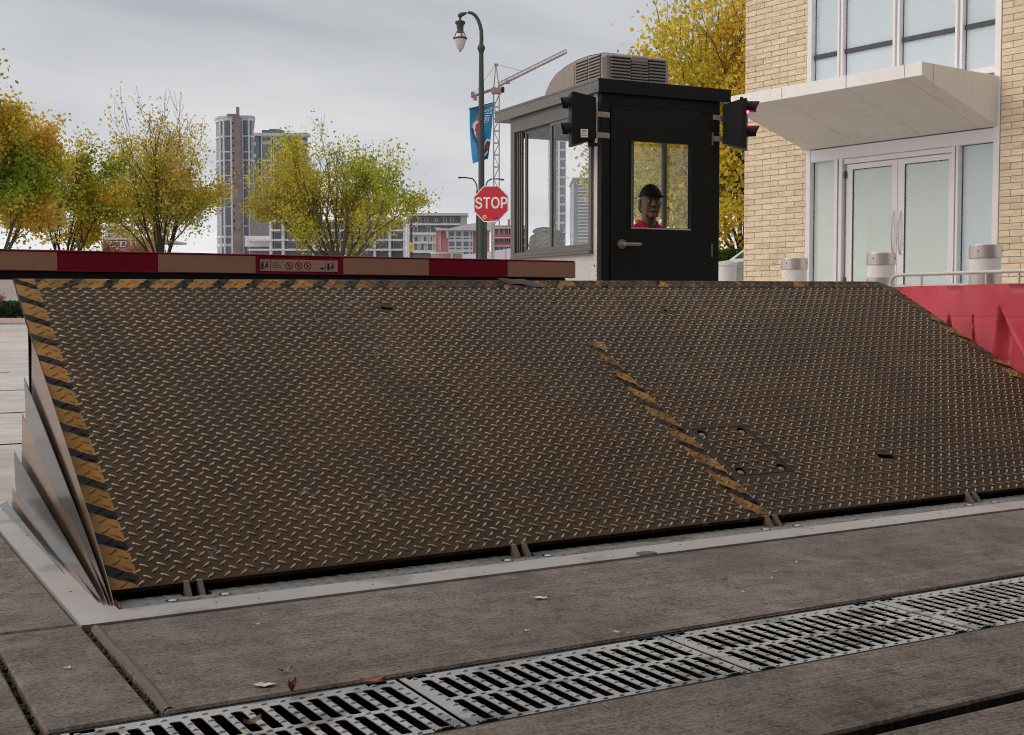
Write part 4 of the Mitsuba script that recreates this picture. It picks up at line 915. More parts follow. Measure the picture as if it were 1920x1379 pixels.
def red_barrier():
    p0, p1 = wp(1668, 539, 8.4), wp(2075, 528, 6.4); L = float(np.hypot(*(p1 - p0)[:2])); e1 = (p1 - p0)[:2] / L; e2 = np.array([e1[1], -e1[0]])  # e2 towards the drive
    if (EYE[:2] - p0[:2]) @ e2 < 0: e2 = -e2
    zt = float(p0[2] + p1[2]) / 2; M = frame([p0[0], p0[1], 0], e1, e2); zb = 0.02
    r = thing('plastic_barrier', 'red moulded plastic barrier with recessed flutes beside the brown plate', 'traffic barrier')
    nu, nv = 240, 110; U, V = np.meshgrid(np.linspace(0, L, nu), np.linspace(0, 1, nv), indexing='ij'); H = zt - zb
    Z = zb + V * H; O = 0.26 - 0.12 * np.clip(V / 0.55, 0, 1) ** 0.9 - 0.045 * V
    # tapering flutes pressed into the lower part, and soft dents
    def proj(px): return (px - 1668) / (2075 - 1668)
    for t, w, top, lean in ((0.40, 0.12, 0.83, -0.08), (0.515, 0.03, 0.85, -0.14), (0.64, 0.15, 0.88, -0.30), (0.86, 0.12, 0.82, -0.1), (0.12, 0.12, 0.82, -0.05)):
        uc = t * L + (V - top) * lean * L * 0.55; ww = np.clip((top - V) / top, 0, 1) * w * L * 1.3 + 1e-4
        d = np.clip(1 - np.abs(U - uc) / ww, 0, 1); d = np.clip(d * 1.6, 0, 1); d = d * d * (3 - 2 * d); O -= 0.075 * d * np.clip((top - V) * 9, 0, 1)
        O += 0.008 * np.exp(-((U - uc - ww * 1.1) / 0.02) ** 2) * np.clip((top - V) * 6, 0, 1)
    q = np.stack([U * 3.0, V * 2.2, U * 0], -1); O += 0.035 * (meshkit.fbm(q, 3, 2) - 0.5)
    O -= 0.003 * np.exp(-((V - 0.80) / 0.006) ** 2)
    Zt = Z.copy()
    for t in (0.115, 0.425, 0.72):
        d = np.clip(1 - ((U - t * L) / 0.085) ** 2, 0, 1) ** 0.5; Zt = np.minimum(Zt, zt - 0.055 * d)
    Zt -= 0.0
    top_tilt = (p1[2] - p0[2]) * (U / L - 0.5) * V; Zt = Zt + top_tilt
    front = np.stack([U, O, Zt], -1); back = np.stack([U, -O * 0.9, Zt], -1)
    v = np.concatenate([front.reshape(-1, 3), back.reshape(-1, 3)]); n = nu * nv; f = []
    i, j = np.meshgrid(np.arange(nu - 1), np.arange(nv - 1), indexing='ij'); a = (i * nv + j).ravel()
    f.append(np.stack([a, a + nv + 1, a + nv], 1)); f.append(np.stack([a, a + 1, a + nv + 1], 1)); f += [x[:, ::-1] + n for x in f[:2]]
    i = np.arange(nu - 1); t = i * nv + nv - 1; f += [np.stack([t, t + n, t + n + nv], 1), np.stack([t, t + n + nv, t + nv], 1)]
    j = np.arange(nv - 1)
    for e in (0, (nu - 1) * nv): f += [np.stack([e + j, e + j + n, e + j + 1 + n], 1), np.stack([e + j, e + j + 1 + n, e + j + 1], 1)]
    m = trimesh.Trimesh(v, np.vstack(f), process=False); m.apply_transform(M)
    part(r, 'shell', m, 'm_red_plastic', smooth=40)
red_barrier()

M = far_frame(1363, 17.5)
solo('planter', cat_(lathe([(0, 0.3), (0.10, 0.3), (0.125, zat(493, 17.5) - 0.04), (0.14, zat(493, 17.5) - 0.04), (0.14, zat(493, 17.5)), (0.11, zat(493, 17.5)), (0.10, zat(493, 17.5) - 0.06), (0, zat(493, 17.5) - 0.06)], sides=20)), 'm_planter', 'white round planter between the booth and the brick wall', 'planter', M=M, smooth=40)

def leaves_mesh(P, size, cols, rng, flat=0.0):
    n = len(P); q = rng.normal(size=(n, 3)); q /= np.linalg.norm(q, axis=1, keepdims=True)
    a = np.cross(q, rng.normal(size=(n, 3))); a /= np.linalg.norm(a, axis=1, keepdims=True); b = np.cross(q, a)
    s = size * rng.uniform(0.65, 1.35, (n, 1))
    v = np.stack([P - a * s * 0.62, P + b * s * 0.42 + q * s * 0.12, P + a * s * 0.62, P - b * s * 0.42 + q * s * 0.12], 1).reshape(-1, 3)
    k = np.arange(n)[:, None] * 4; f = np.concatenate([k + [0, 1, 2], k + [0, 2, 3]])
    return trimesh.Trimesh(v, f, process=False), np.repeat(cols, 4, 0)

def hedge(name, label, M, L, W, H, seed, col, n=2600, z0=0.0, size=0.09):
    r = np.random.default_rng(seed); P = r.uniform(-1, 1, (n, 3)); ax = r.integers(0, 3, n)
    k = r.random(n) < 0.85; P[np.arange(n)[k], ax[k]] = np.sign(P[np.arange(n)[k], ax[k]])
    P = P * [L / 2, W / 2, H / 2] + [0, 0, H / 2 + z0]; P += (meshkit.fbm(P * 1.7, 3, seed)[:, None] - 0.5) * 0.35 * H
    c = np.array(col) * (0.55 + 0.9 * meshkit.fbm(P * 2.0, 3, seed + 1)[:, None]) * r.uniform(0.7, 1.3, (n, 1))
    m, cc = leaves_mesh(P, size, c, r); h = thing(name, label, 'hedge')
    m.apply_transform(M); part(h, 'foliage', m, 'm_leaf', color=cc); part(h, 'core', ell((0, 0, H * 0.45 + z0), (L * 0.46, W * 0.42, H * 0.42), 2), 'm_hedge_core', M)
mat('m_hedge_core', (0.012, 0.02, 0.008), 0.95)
hedge('hedge', 'clipped green hedge right of the booth beside the parked car', far_frame(1375, 30), 1.6, 0.8, zat(470, 30) - zat(494, 30), 3, (0.10, 0.20, 0.035), 3500, zat(494, 30), 0.06)
hedge('hedge', 'low dark green hedge along the far verge at left', far_frame(-40, 80), 9.0, 1.2, 1.0, 4, (0.055, 0.10, 0.035), 6000, 0.1, 0.16)

def parked_car():
    D = 27.0; M = far_frame(1492, D, math.radians(20)); z0 = zat(568, D); M = M.copy(); M[2, 3] = z0
    c = thing('parked_car', 'pale grey parked car mostly hidden behind the brick corner', 'car')
    W = 0.86
    prof = [(-2.1, 0.32), (-2.12, 0.62), (-2.0, 0.80), (-1.15, 0.92), (-0.55, 1.36), (0.75, 1.40), (1.55, 1.0), (2.05, 0.92), (2.12, 0.5), (2.05, 0.3)]
    body = prism_y([(x, z) for x, z in prof], -W, W); ins = [(x * 0.985, 0.3 + (z - 0.3) * 0.97) for x, z in prof]
    v = body.vertices.copy(); k = v[:, 2] > 0.95; v[k, 1] *= 0.80; body.vertices = v
    part(c, 'body', body, 'm_car', M, smooth=25)
    for s in (-1, 1):
        yy = s * (W * 0.815); part(c, 'side_window', prism_y([(-1.0, 0.95), (-0.5, 1.30), (0.7, 1.33), (1.3, 1.0)], min(yy, yy + s * 0.05), max(yy, yy + s * 0.05)), 'm_car_glass', M)
        for x in (-1.3, 1.3):
            w = part(c, 'wheel', cyl((x, s * (W - 0.16), 0.31), (x, s * (W + 0.012), 0.31), 0.31, sides=24), 'm_tyre', M, smooth=40)
            part(w, 'rim', cyl((x, s * W, 0.31), (x, s * (W + 0.02), 0.31), 0.2, sides=16), 'm_bolt', M, smooth=40)
        part(c, 'headlight', ell((-2.06, s * 0.62, 0.68), (0.06, 0.16, 0.07), 2), 'm_white', M, smooth=True)
    part(c, 'windscreen', trimesh.Trimesh([(-1.13, -0.66, 0.945), (-1.13, 0.66, 0.945), (-0.575, 0.62, 1.355), (-0.575, -0.62, 1.355)], [(0, 1, 2), (0, 2, 3)], process=False), 'm_car_glass', M)
parked_car()

# ------------------------------------------------------------------ stop sign, street lamps, banner
def stop_sign():
    D = 22.0; M = far_frame(921, D, math.radians(-14)); zc = zat(382.5, D); R = 0.338
    s = thing('stop_sign', 'red octagonal STOP sign on a grey perforated post', 'stop sign')
    def octa(r): return Polygon([(r * math.cos(math.pi / 8 + k * math.pi / 4), zc + r * math.sin(math.pi / 8 + k * math.pi / 4)) for k in range(8)])
    f = part(s, 'sign_face', prism_y(octa(R), -0.002, 0.002), 'm_white', M)
    part(f, 'red_field', prism_y(octa(R - 0.018), -0.0035, -0.0022), 'm_sign_red', M)
    part(f, 'lettering', txt('STOP', 0.185, (0, -0.0036, zc - 0.075), (1, 0, 0), (0, 0, 1), 0.0015, True, 0.86), 'm_white', M)
    part(f, 'sticker', prism_y(Point(-0.115, zc - 0.225).buffer(0.036, 12), -0.005, -0.0037), 'm_yellow', M, label='yellow round sticker'); part(f, 'sticker_print', prism_y(Point(-0.112, zc - 0.228).buffer(0.013, 8), -0.0062, -0.0052), 'm_navy', M)
    part(f, 'sticker', prism_y(Point(0.09, zc - 0.262).buffer(0.030, 12), -0.005, -0.0037), 'm_navy', M, label='dark round sticker'); part(f, 'sticker_print', prism_y(Polygon([(0.075, zc - 0.275), (0.10, zc - 0.285), (0.112, zc - 0.262)]), -0.0062, -0.0052), 'm_white', M)
    for z in (0.29, -0.27): part(f, 'bolt', ell((0, -0.005, zc + z), (0.009, 0.005, 0.009), 1), 'm_bolt', M)
    po = part(s, 'post', cat_(box(-0.005, 0.050, 0.004, 0.010, -0.2, zc + 0.3), box(-0.005, 0.001, 0.010, 0.035, -0.2, zc + 0.3), box(0.044, 0.050, 0.010, 0.035, -0.2, zc + 0.3)), 'm_post_steel', M)
    part(po, 'holes', cat_([cyl((0.0225, 0.0035, z), (0.0225, 0.0025, z), 0.008, sides=8) for z in np.arange(0.4, zc - 0.36, 0.06)]), 'm_dark', M, kind='stuff')
stop_sign()

def main_lamp():
    D = 26.0; M = far_frame(903, D); L = thing('street_lamp', 'tall dark green gooseneck street lamp with banner on its pole', 'street lamp')
    z = lambda y: zat(y, D); m = D / FPX
    part(L, 'pole', lathe([(0, -0.3), (0.095, -0.3), (0.085, 0.6), (0.066, z(470)), (0.058, z(190)), (0.045, z(100)), (0.045, z(94)), (0, z(94))], sides=16), 'm_lamp_green', M, smooth=40)
    part(L, 'collar', lathe([(0, z(99)), (0.05, z(99)), (0.075, z(93)), (0.08, z(91)), (0.07, z(87)), (0.05, z(84)), (0, z(84))], sides=16), 'm_lamp_green', M, smooth=40)
    pp = [(903, 86), (903.5, 72), (903, 58), (901, 48), (897.5, 38), (892, 29.5), (886, 25.2), (880, 23.8), (874, 25), (868.5, 28), (864, 31)]
    part(L, 'arm', tube([((x - 903) * m, 0, z(y)) for x, y in pp], np.linspace(0.044, 0.026, len(pp)), 10), 'm_lamp_green', M, smooth=40)
    cx = (864 - 903) * m; q = lambda r, y: (r * m, z(y))
    part(L, 'elbow', cat_(ell((cx, 0, z(29.5)), (4.6 * m, 4.6 * m, 4.2 * m), 2), tube([(cx, 0, z(28.5)), (cx + 8 * m, 0, z(26.0))], [0.045, 0.034], 10)), 'm_lamp_green', M, smooth=40)
    part(L, 'lamp_housing', lathe([(0, z(38)), (2.2 * m, z(38)), (5 * m, z(39.2)), (9.6 * m, z(41.2)), (9.2 * m, z(45)), (6.6 * m, z(48)), (6.0 * m, z(58)), (7 * m, z(61)), (5 * m, z(61)), (0, z(59))][::-1], (cx, 0, 0), 20), 'm_lamp_green', M, smooth=40)
    part(L, 'neck', cyl((cx, 0, z(40)), (cx, 0, z(31)), 2.0 * m), 'm_lamp_green', M, smooth=40)
    for a in (0.3, 1.87, 3.44, 5.01): part(L, 'strut', tube([(cx + 6.5 * m * math.cos(a), 6.5 * m * math.sin(a), z(60)), (cx + 9.5 * m * math.cos(a), 9.5 * m * math.sin(a), z(66)), (cx + 11 * m * math.cos(a), 11 * m * math.sin(a), z(72))], 0.9 * m, 6), 'm_lamp_green', M)
    part(L, 'rim', lathe([(10.2 * m, z(70.5)), (13.0 * m, z(71)), (13.3 * m, z(72.5)), (12.6 * m, z(74)), (10.2 * m, z(73.8)), (10.2 * m, z(70.5))][::-1], (cx, 0, 0), 24), 'm_lamp_green', M, smooth=40)
    part(L, 'globe', lathe([(0, z(96)), (2.5 * m, z(95.2)), (6.2 * m, z(91)), (9.0 * m, z(84)), (10.8 * m, z(77)), (11.2 * m, z(73)), (9 * m, z(66)), (5 * m, z(63)), (0, z(62.2))], (cx, 0, 0), 24), 'm_lamp_globe', M, smooth=40)
    part(L, 'finial', ell((cx, 0, z(96.3)), (2.2 * m, 2.2 * m, 1.2 * m), 1), 'm_lamp_green', M, smooth=40)
    # banner
    b = thing('street_banner', 'blue street banner with a football player hung across the lamp pole', 'banner')
    def bpt(u, v):   # u 0..1 left to right, v 0 top..1 bottom
        xl, xr = 881 + 6.0 * v ** 2 - 2 * math.sin(3 * v) * 0.4, 925 - 9.5 * v ** 1.6
        yl, yr = 203.5 + 103 * v, 192.5 + 105 * v
        return ((xl + (xr - xl) * u - 903) * m, 0.10 + 0.06 * math.sin(4 * v + 2 * u), z(yl + (yr - yl) * u))
    NU, NV = 14, 24; V = np.array([bpt(i / NU, j / NV) for i in range(NU + 1) for j in range(NV + 1)]); F = []
    for i in range(NU):
        for j in range(NV): a = i * (NV + 1) + j; F += [(a, a + 1, a + NV + 2), (a, a + NV + 2, a + NV + 1)]
    sh = part(b, 'cloth', trimesh.Trimesh(V, F, process=False), 'm_banner_blue', M, smooth=True)
    part(b, 'rod', tube([(( 879 - 903) * m, 0.10, z(203.5)), ((928 - 903) * m, 0.10, z(191.0))], 0.014, 6), 'm_lamp_green', M)
    def patch(poly, mt, name, k):
        P = Polygon(poly).buffer(0); mm = trimesh.creation.extrude_polygon(P, 0.001, engine='earcut').subdivide(); vv = mm.vertices.copy()
        mm.vertices = np.array([np.array(bpt(x, y)) - [0, 0.004 + 0.003 * k + (0.002 if h > 0.0005 else 0), 0] for x, y, h in vv]); part(sh, name, mm, mt, M)
    patch([(0.30, 0.10), (0.44, 0.09), (0.47, 0.16), (0.45, 0.24), (0.33, 0.25), (0.26, 0.17)], 'm_pink_brick', 'player_head', 1)
    patch([(0.15, 0.27), (0.33, 0.22), (0.45, 0.25), (0.50, 0.40), (0.5, 0.62), (0.40, 0.62), (0.22, 0.55), (0.08, 0.40)], 'm_white', 'player_jersey', 1)
    patch([(0.28, 0.30), (0.45, 0.27), (0.5, 0.42), (0.35, 0.46), (0.2, 0.42)], 'm_sign_red', 'player_arm', 2)
    patch([(0.06, 0.36), (0.13, 0.34), (0.24, 0.52), (0.40, 0.60), (0.48, 0.98), (0.40, 0.98), (0.30, 0.70), (0.14, 0.55)], 'm_navy', 'player_sleeve', 3)
    patch([(0.30, 0.40), (0.42, 0.46), (0.47, 0.60), (0.36, 0.62), (0.26, 0.50)], 'm_glass_far', 'player_number', 3)
    patch([(0.66, 0.98), (0.70, 0.72), (0.80, 0.64), (0.98, 0.70), (0.94, 0.98)], 'm_navy', 'emblem_ground', 1)
    patch([(0.68, 0.70), (0.80, 0.62), (0.97, 0.66), (0.97, 0.69), (0.82, 0.67), (0.74, 0.74), (0.72, 0.84), (0.66, 0.84)], 'm_white', 'emblem_ring', 2)
    patch([(0.80, 0.74), (0.92, 0.72), (0.92, 0.80), (0.82, 0.83)], 'm_sign_red', 'emblem_center', 2)
    patch([(0.72, 0.90), (0.92, 0.84), (0.93, 0.88), (0.74, 0.95)], 'm_white', 'emblem_bar', 2)
    t = meshkit.text_mesh('BYARD', 1.0, 0.001, True); tv = t.vertices.copy(); w = tv[:, 0].max()
    t.vertices = np.array([np.array(bpt(0.64 + 0.20 * y, 0.07 + 0.25 * x / w)) - [0, 0.012, 0] for x, y, h in tv]); part(sh, 'lettering', t, 'm_white', M)
    t = meshkit.text_mesh('KEVIN', 1.0, 0.001, True); tv = t.vertices.copy(); w = tv[:, 0].max()
    t.vertices = np.array([np.array(bpt(0.87 + 0.09 * y, 0.05 + 0.13 * x / w)) - [0, 0.012, 0] for x, y, h in tv]); part(sh, 'lettering', t, 'm_white', M)
main_lamp()

def arm_lamp(px0, D, pts, label):
    M = far_frame(px0, D); m = D / FPX; L = thing('road_light', label, 'street light')
    part(L, 'pole', cyl(((pts[0][0] - px0) * m, 0, -0.2), ((pts[0][0] - px0) * m, 0, zat(pts[0][1], D)), 0.09, 0.05, 10), 'm_lamp_green', M, smooth=40)
    part(L, 'arm', tube([((x - px0) * m, 0, zat(y, D)) for x, y in pts], 0.036, 6), 'm_lamp_green', M, smooth=40)
    x, y = pts[-1]; part(L, 'head', ell(((x - px0) * m, 0, zat(y + 0.6, D)), (0.11, 0.10, 0.045), 2), 'm_lamp_green', M, smooth=40)
arm_lamp(895, 62, [(895, 358), (894.6, 349), (892, 342), (886.5, 335.5), (876, 333.6), (863, 333)], 'bent arm road light reaching left behind the lamp pole')
arm_lamp(911, 62, [(911, 358), (911.5, 348), (914, 341), (921, 336.2), (932, 335.6), (942, 336.8)], 'bent arm road light reaching right above the STOP sign')
def small_lamp():
    D = 62.0; M = far_frame(772, D); m = D / FPX; L = thing('street_lamp', 'small distant gooseneck lamp beyond the round green tree', 'street lamp'); z = lambda y: zat(y, D)
    part(L, 'pole', cyl((0, 0, -0.2), (0, 0, z(420)), 0.07, 0.05, 10), 'm_lamp_green', M, smooth=40)
    part(L, 'arm', tube([((x - 772) * m, 0, z(y)) for x, y in ((772, 422), (772.4, 414), (775, 409.5), (778.5, 409), (781.5, 411))], 0.03, 6), 'm_lamp_green', M, smooth=40)
    part(L, 'housing', cyl(((781.8 - 772) * m, 0, z(417)), ((781.8 - 772) * m, 0, z(411)), 0.06, 0.04), 'm_lamp_green', M, smooth=40); part(L, 'globe', ell(((781.8 - 772) * m, 0, z(421.5)), (0.075, 0.075, 0.12), 2), 'm_lamp_globe', M, smooth=True)
    s = thing('crossing_signal', 'yellow crossing signal box on the small distant lamp pole', 'traffic signal')
    part(s, 'case', box(-0.12, 0.10, -0.14, -0.05, z(473), z(456), 0.01), 'm_yellow', M); part(s, 'visor', box(-0.10, 0.08, -0.20, -0.141, z(463), z(457), 0.005), 'm_yellow', M)
small_lamp()

# ------------------------------------------------------------------ tower crane
def crane():
    D = 320.0; M = far_frame(931, D); m = D / FPX; z = lambda y: zat(y, D); C = thing('tower_crane', 'red brown lattice tower crane raised behind the banner', 'crane')
    X = lambda px: (px - 931) * m
    bars = []; w = 5.2 * m; zz = np.arange(0, z(176), 2.6 * 1.15)
    for sx in (-1, 1):
        for sy in (-1, 1): bars.append(cyl((sx * w, sy * w, 0), (sx * w, sy * w, z(176)), 0.13, sides=4))
    for k, a in enumerate(zz[:-1]):
        for sy in (-1, 1):
            bars.append(cyl((-w, sy * w, a), (w, sy * w, a), 0.09, sides=4)); s = 1 if k % 2 else -1; bars.append(cyl((-w * s, sy * w, a), (w * s, sy * w, zz[k + 1]), 0.06, sides=4))
    part(C, 'mast', cat_(bars), 'm_crane', M)
    part(C, 'slewing_unit', box(X(922), X(940), -1.2, 1.2, z(176), z(166)), 'm_crane', M)
    pk = (X(930), 0, z(121)); part(C, 'tower_peak', cat_([cyl((X(931) + sx * w, sy * w, z(166)), pk, 0.14, 0.10, 4) for sx in (-1, 1) for sy in (-1, 1)] + [box(X(927), X(934), -0.4, 0.4, z(124), z(120))]), 'm_crane', M)
    a0, a1 = np.array([X(934), 0, z(163)]), np.array([X(1062), 0, z(99)]); n = 26; b = []
    up = np.array([0, 0, 1.0]); h = 7.0 * m
    for k in range(n):
        p, q = a0 + (a1 - a0) * k / n, a0 + (a1 - a0) * (k + 1) / n; t = (p + q) / 2 + up * h
        for s in (-1, 1): b += [cyl(p + [0, s * 0.7, 0], q + [0, s * 0.7, 0], 0.11, sides=4), cyl(p + [0, s * 0.7, 0], t, 0.06, sides=4), cyl(t, q + [0, s * 0.7, 0], 0.06, sides=4)]
        if k < n - 1: b.append(cyl(t, t + (a1 - a0) / n, 0.11, sides=4))
    part(C, 'jib', cat_(b), 'm_crane', M)
    part(C, 'counter_jib', cat_([cyl((X(930), s * 0.8, z(166)), (X(884), s * 0.8, z(182)), 0.25, sides=5) for s in (-1, 1)]), 'm_crane', M)
    part(C, 'counterweight', box(X(888), X(895), -0.9, 0.9, z(188), z(178)), 'm_crane', M); part(C, 'winch', box(X(884), X(890), -0.7, 0.7, z(180), z(173)), 'm_crane', M)
    part(C, 'cab', box(X(939), X(946), -1.0, 0.6, z(174), z(164), 0.2), 'm_dark', M)
    part(C, 'tie_bar', cat_(cyl(pk, a0 + (a1 - a0) * 0.35 + up * h, 0.05, sides=4), cyl(pk, (X(887), 0, z(181)), 0.05, sides=4)), 'm_crane', M)
    part(C, 'trolley', box(X(949), X(956), -0.8, 0.8, z(157), z(151)), 'm_crane', M)
crane()

# ------------------------------------------------------------------ buildings beyond
def far_building(name, label, px0, px1, ytop, D, depth, wall, turn=0.0):
    M = far_frame(px0, D, turn); m = D / FPX; b = thing(name, label, 'building'); W = (px1 - px0) * m
    X = lambda px: (px - px0) * m; z = lambda y: zat(y, D)
    kk = (px1 - 960) / FPX * 1.05 if px1 < 960 else 0
    if wall: part(b, 'wall', prism([(0, 0), (W, 0), (W + kk * depth, depth), (kk * depth, depth)], -1, z(ytop)), wall, M)
    return b, M, X, z
def pane(b, M, x0, x1, z0, z1, mt='m_glass_far', fr='m_white_far', y=0.0, fw=0.12, rail=None):
    w = part(b, 'window', box(x0, x1, y - 0.06, y - 0.01, z0, z1), mt, M)
    fs = [box(x0 - fw, x1 + fw, y - 0.16, y - 0.005, z1, z1 + fw), box(x0 - fw, x1 + fw, y - 0.16, y - 0.005, z0 - fw, z0), box(x0 - fw, x0, y - 0.16, y - 0.005, z0, z1), box(x1, x1 + fw, y - 0.16, y - 0.005, z0, z1)]
    if rail: fs.append(box(x0, x1, y - 0.12, y - 0.061, z0 + (z1 - z0) * rail - 0.06, z0 + (z1 - z0) * rail + 0.06))
    part(w, 'frame', cat_(fs), fr, M)

# glass and white tower with a brown stair shaft
b, M, X, z = far_building('glass_tower', 'round cornered glass tower with white bands and a rough reddish shaft', 395, 478, 224, 230, 18, None)
R_ = X(478) - X(395)
pl = Polygon([(0.0, 16), (0.0, 6.5), (0.5, 3.2), (1.6, 1.2), (3.2, 0.2), (X(440), 0), (X(472), 0.0), (X(477), 0.5), (X(478), 1.4), (X(478) - 3.2, 16)])
part(b, 'wall', prism(pl.buffer(-0.15), -1, z(224)), 'm_glass_grey', M)
for y0, y1 in ((219, 226), (254, 257), (299, 302), (343, 346), (386, 389), (442, 446), (457, 462)):
    part(b, 'floor_band', prism(pl, z(y1), z(y0)), 'm_white_far', M)
part(b, 'parapet', prism(pl.buffer(0.15), z(221), z(217)), 'm_light_far', M)
for i, (xa, xb) in enumerate(((418, 423), (424, 437), (459, 470), (471, 476))):
    for y0, y1 in ((227.5, 253), (258, 298), (303, 342), (347, 385), (390, 441), (447, 456), (463, 475)):
        w = part(b, 'window', box(X(xa) + 0.12, X(xb) - 0.12, -0.10, 0.1, z(y1), z(y0)), 'm_glass_far', M)
        if y1 - y0 > 30: part(w, 'frame', box(X(xa) + 0.12, X(xb) - 0.12, -0.14, -0.101, z(y0 + (y1 - y0) * 0.68) - 0.1, z(y0 + (y1 - y0) * 0.68) + 0.1), 'm_white_far', M)
for px in (416.5, 423.5, 437.5, 458.5, 470.5): part(b, 'mullion', box(X(px) - 0.16, X(px) + 0.16, -0.16, 0.1, -1, z(224)), 'm_white_far', M)
def shaftcol(p, n, uv): return mix((0.16, 0.12, 0.125), (0.30, 0.235, 0.24), fbm(p.x * 0.5, p.y * 0.5, p.z * 0.9, 4))
mat('m_shaft', mikit.proc(shaftcol), 0.9)
sh = part(b, 'stair_shaft', box(X(443.5), X(458.5), -1.9, -0.17, -1, z(222), 0.05), 'm_shaft', M, label='rough reddish concrete shaft')
part(sh, 'mast', box(X(450), X(455), -1.3, -0.8, z(222), z(203)), 'm_shaft', M); part(sh, 'gantry', box(X(433), X(455), -1.4, -0.7, z(220), z(216)), 'm_shaft', M)
for yy in np.arange(232, 440, 14): part(sh, 'opening', box(X(444), X(447), -1.93, -1.89, z(yy + 4), z(yy)), 'm_dark', M)
# second tower
b, M, X, z = far_building('office_tower', 'pale grey tower with teal side and rooftop plant behind the green tree', 478, 580, 254, 280, 22, 'm_grey_far')
part(b, 'side_bay', box(X(478.5), X(490), -0.5, -0.02, -1, z(256)), 'm_teal_far', M); part(b, 'parapet', box(X(478), X(583), -0.9, 2, z(256), z(250.5)), 'm_light_far', M)
ph = part(b, 'penthouse', box(X(493), X(533), 1, 3, z(250.5), z(243)), 'm_teal_far', M); part(ph, 'plant', box(X(506), X(526), 1.4, 2.5, z(243), z(240.5)), 'm_grey_far', M)
for k in range(4):
    xa = 493 + k * 22.5
    for y0, y1 in ((258, 266), (271, 300), (303, 330), (334, 362), (366, 394), (398, 426)):
        pane(b, M, X(xa) + 0.2, X(xa + 20) - 0.2, z(y1), z(y0), 'm_glass_far' if k % 2 else 'm_glass_grey', fw=0.2)
for yy in (268, 290, 312, 398, 434): part(b, 'bright_pane', box(X(480), X(484), -0.56, -0.51, z(yy + 6), z(yy)), 'm_light_far', M)
# white balcony block
b, M, X, z = far_building('balcony_block', 'long low apartment block with white balcony bands behind the green tree', 470, 760, 412, 190, 14, 'm_grey_far')
for y0 in (414, 432, 450, 468): part(b, 'balcony_band', box(X(470) if y0 > 440 else X(512), X(762), -1.6, -0.01, z(y0 + 3.0), z(y0)), 'm_white_far', M)
for px in (512, 535, 592, 650, 705, 733, 760): part(b, 'pier', box(X(px) - 0.16, X(px) + 0.16, -1.45, -0.02, -1, z(414)), 'm_white_far', M)
for k, xa in enumerate((515, 540, 566, 596, 622, 656, 682, 709, 737)):
    for y0, y1 in ((419, 430), (437, 448), (455, 466)): pane(b, M, X(xa + 2), X(xa + 17), z(y1), z(y0), 'm_glass_far' if (k + y0) % 3 else 'm_glass_grey', fw=0.1)
part(b, 'end_panel', box(X(462), X(512), -0.4, -0.02, z(463), z(443)), 'm_white_far', M)
# grey block with white bands
b, M, X, z = far_building('grey_block', 'dark grey apartment block with white bands left of the STOP sign', 764, 875, 404, 170, 12, 'm_grey_far')
part(b, 'roof', box(X(760), X(878), -1.2, 2, z(405.5), z(401)), 'm_light_far', M)
for px in (801, 814): part(b, 'roof_fan', box(X(px), X(px + 4), 2, 3, z(401), z(396)), 'm_dark', M)
for y0, y1 in ((420, 423), (437, 441), (455, 457.5), (471, 475)): part(b, 'floor_band', box(X(760), X(864 if y0 < 430 else 818), -0.8, -0.01, z(y1), z(y0)), 'm_white_far', M)
part(b, 'pale_wall', box(X(772), X(818), -0.5, -0.02, z(471), z(441)), 'm_light_far', M); part(b, 'pale_end', box(X(864), X(876), -0.3, -0.01, z(430), z(406)), 'm_light_far', M)
for xa, xb, y0, y1 in ((785, 790, 409, 419), (798, 803, 409, 419), (817, 821, 411, 416), (833, 837, 409, 419), (845, 850, 409, 419), (776, 783, 426, 437), (802, 808, 426, 437)): pane(b, M, X(xa), X(xb), z(y1), z(y0), 'm_glass_grey', fw=0.06)
for xa, xb, y0, y1 in ((778, 786, 444, 453), (795, 801, 444, 453), (808, 811, 444, 453), (778, 784, 458, 470), (790, 796, 458, 470), (803, 811, 458, 470)): pane(b, M, X(xa), X(xb), z(y1), z(y0), y=-0.5, fw=0.08)
for px in (765, 768): part(b, 'pier', box(X(px) - 0.1, X(px) + 0.1, -0.9, -0.81, -1, z(404)), 'm_white_far', M)
# brick and white block with curved roof
b, M, X, z = far_building('curved_roof_building', 'pinkish brick building with curved grey roof and white window grid', 818, 918, 432, 140, 12, 'm_pink_brick')
rc = [(816, 428), (822, 428), (832, 429.5), (842, 430), (855, 427), (870, 423), (885, 420.5), (898, 419)]
part(b, 'roof', prism_y(Polygon([(X(x), z(y)) for x, y in rc] + [(X(920), z(418)), (X(920), z(433)), (X(820), z(433))]), -0.9, 2), 'm_light_far', M)
part(b, 'window_bay', box(X(842), X(887), -0.35, -0.01, -1, z(433)), 'm_white_far', M)
for xa in (843, 856, 869.5, 882.5):
    for y0, y1 in ((434.5, 444), (446, 449.5), (453.5, 463), (465, 468.5), (473, 477)): 
        pane(b, M, X(xa), X(xa + (10 if xa < 880 else 4)), z(y1), z(y0), y=-0.35, fw=0.05)
for y0, y1 in ((434, 451), (454, 469)): pane(b, M, X(824.5), X(826), z(y1), z(y0), fw=0.05)
part(b, 'buttress', prism_y(Polygon([(X(836), z(432)), (X(841.5), z(432)), (X(841.5), z(448)), (X(839), z(448))]), -0.7, -0.02), 'm_light_far', M)
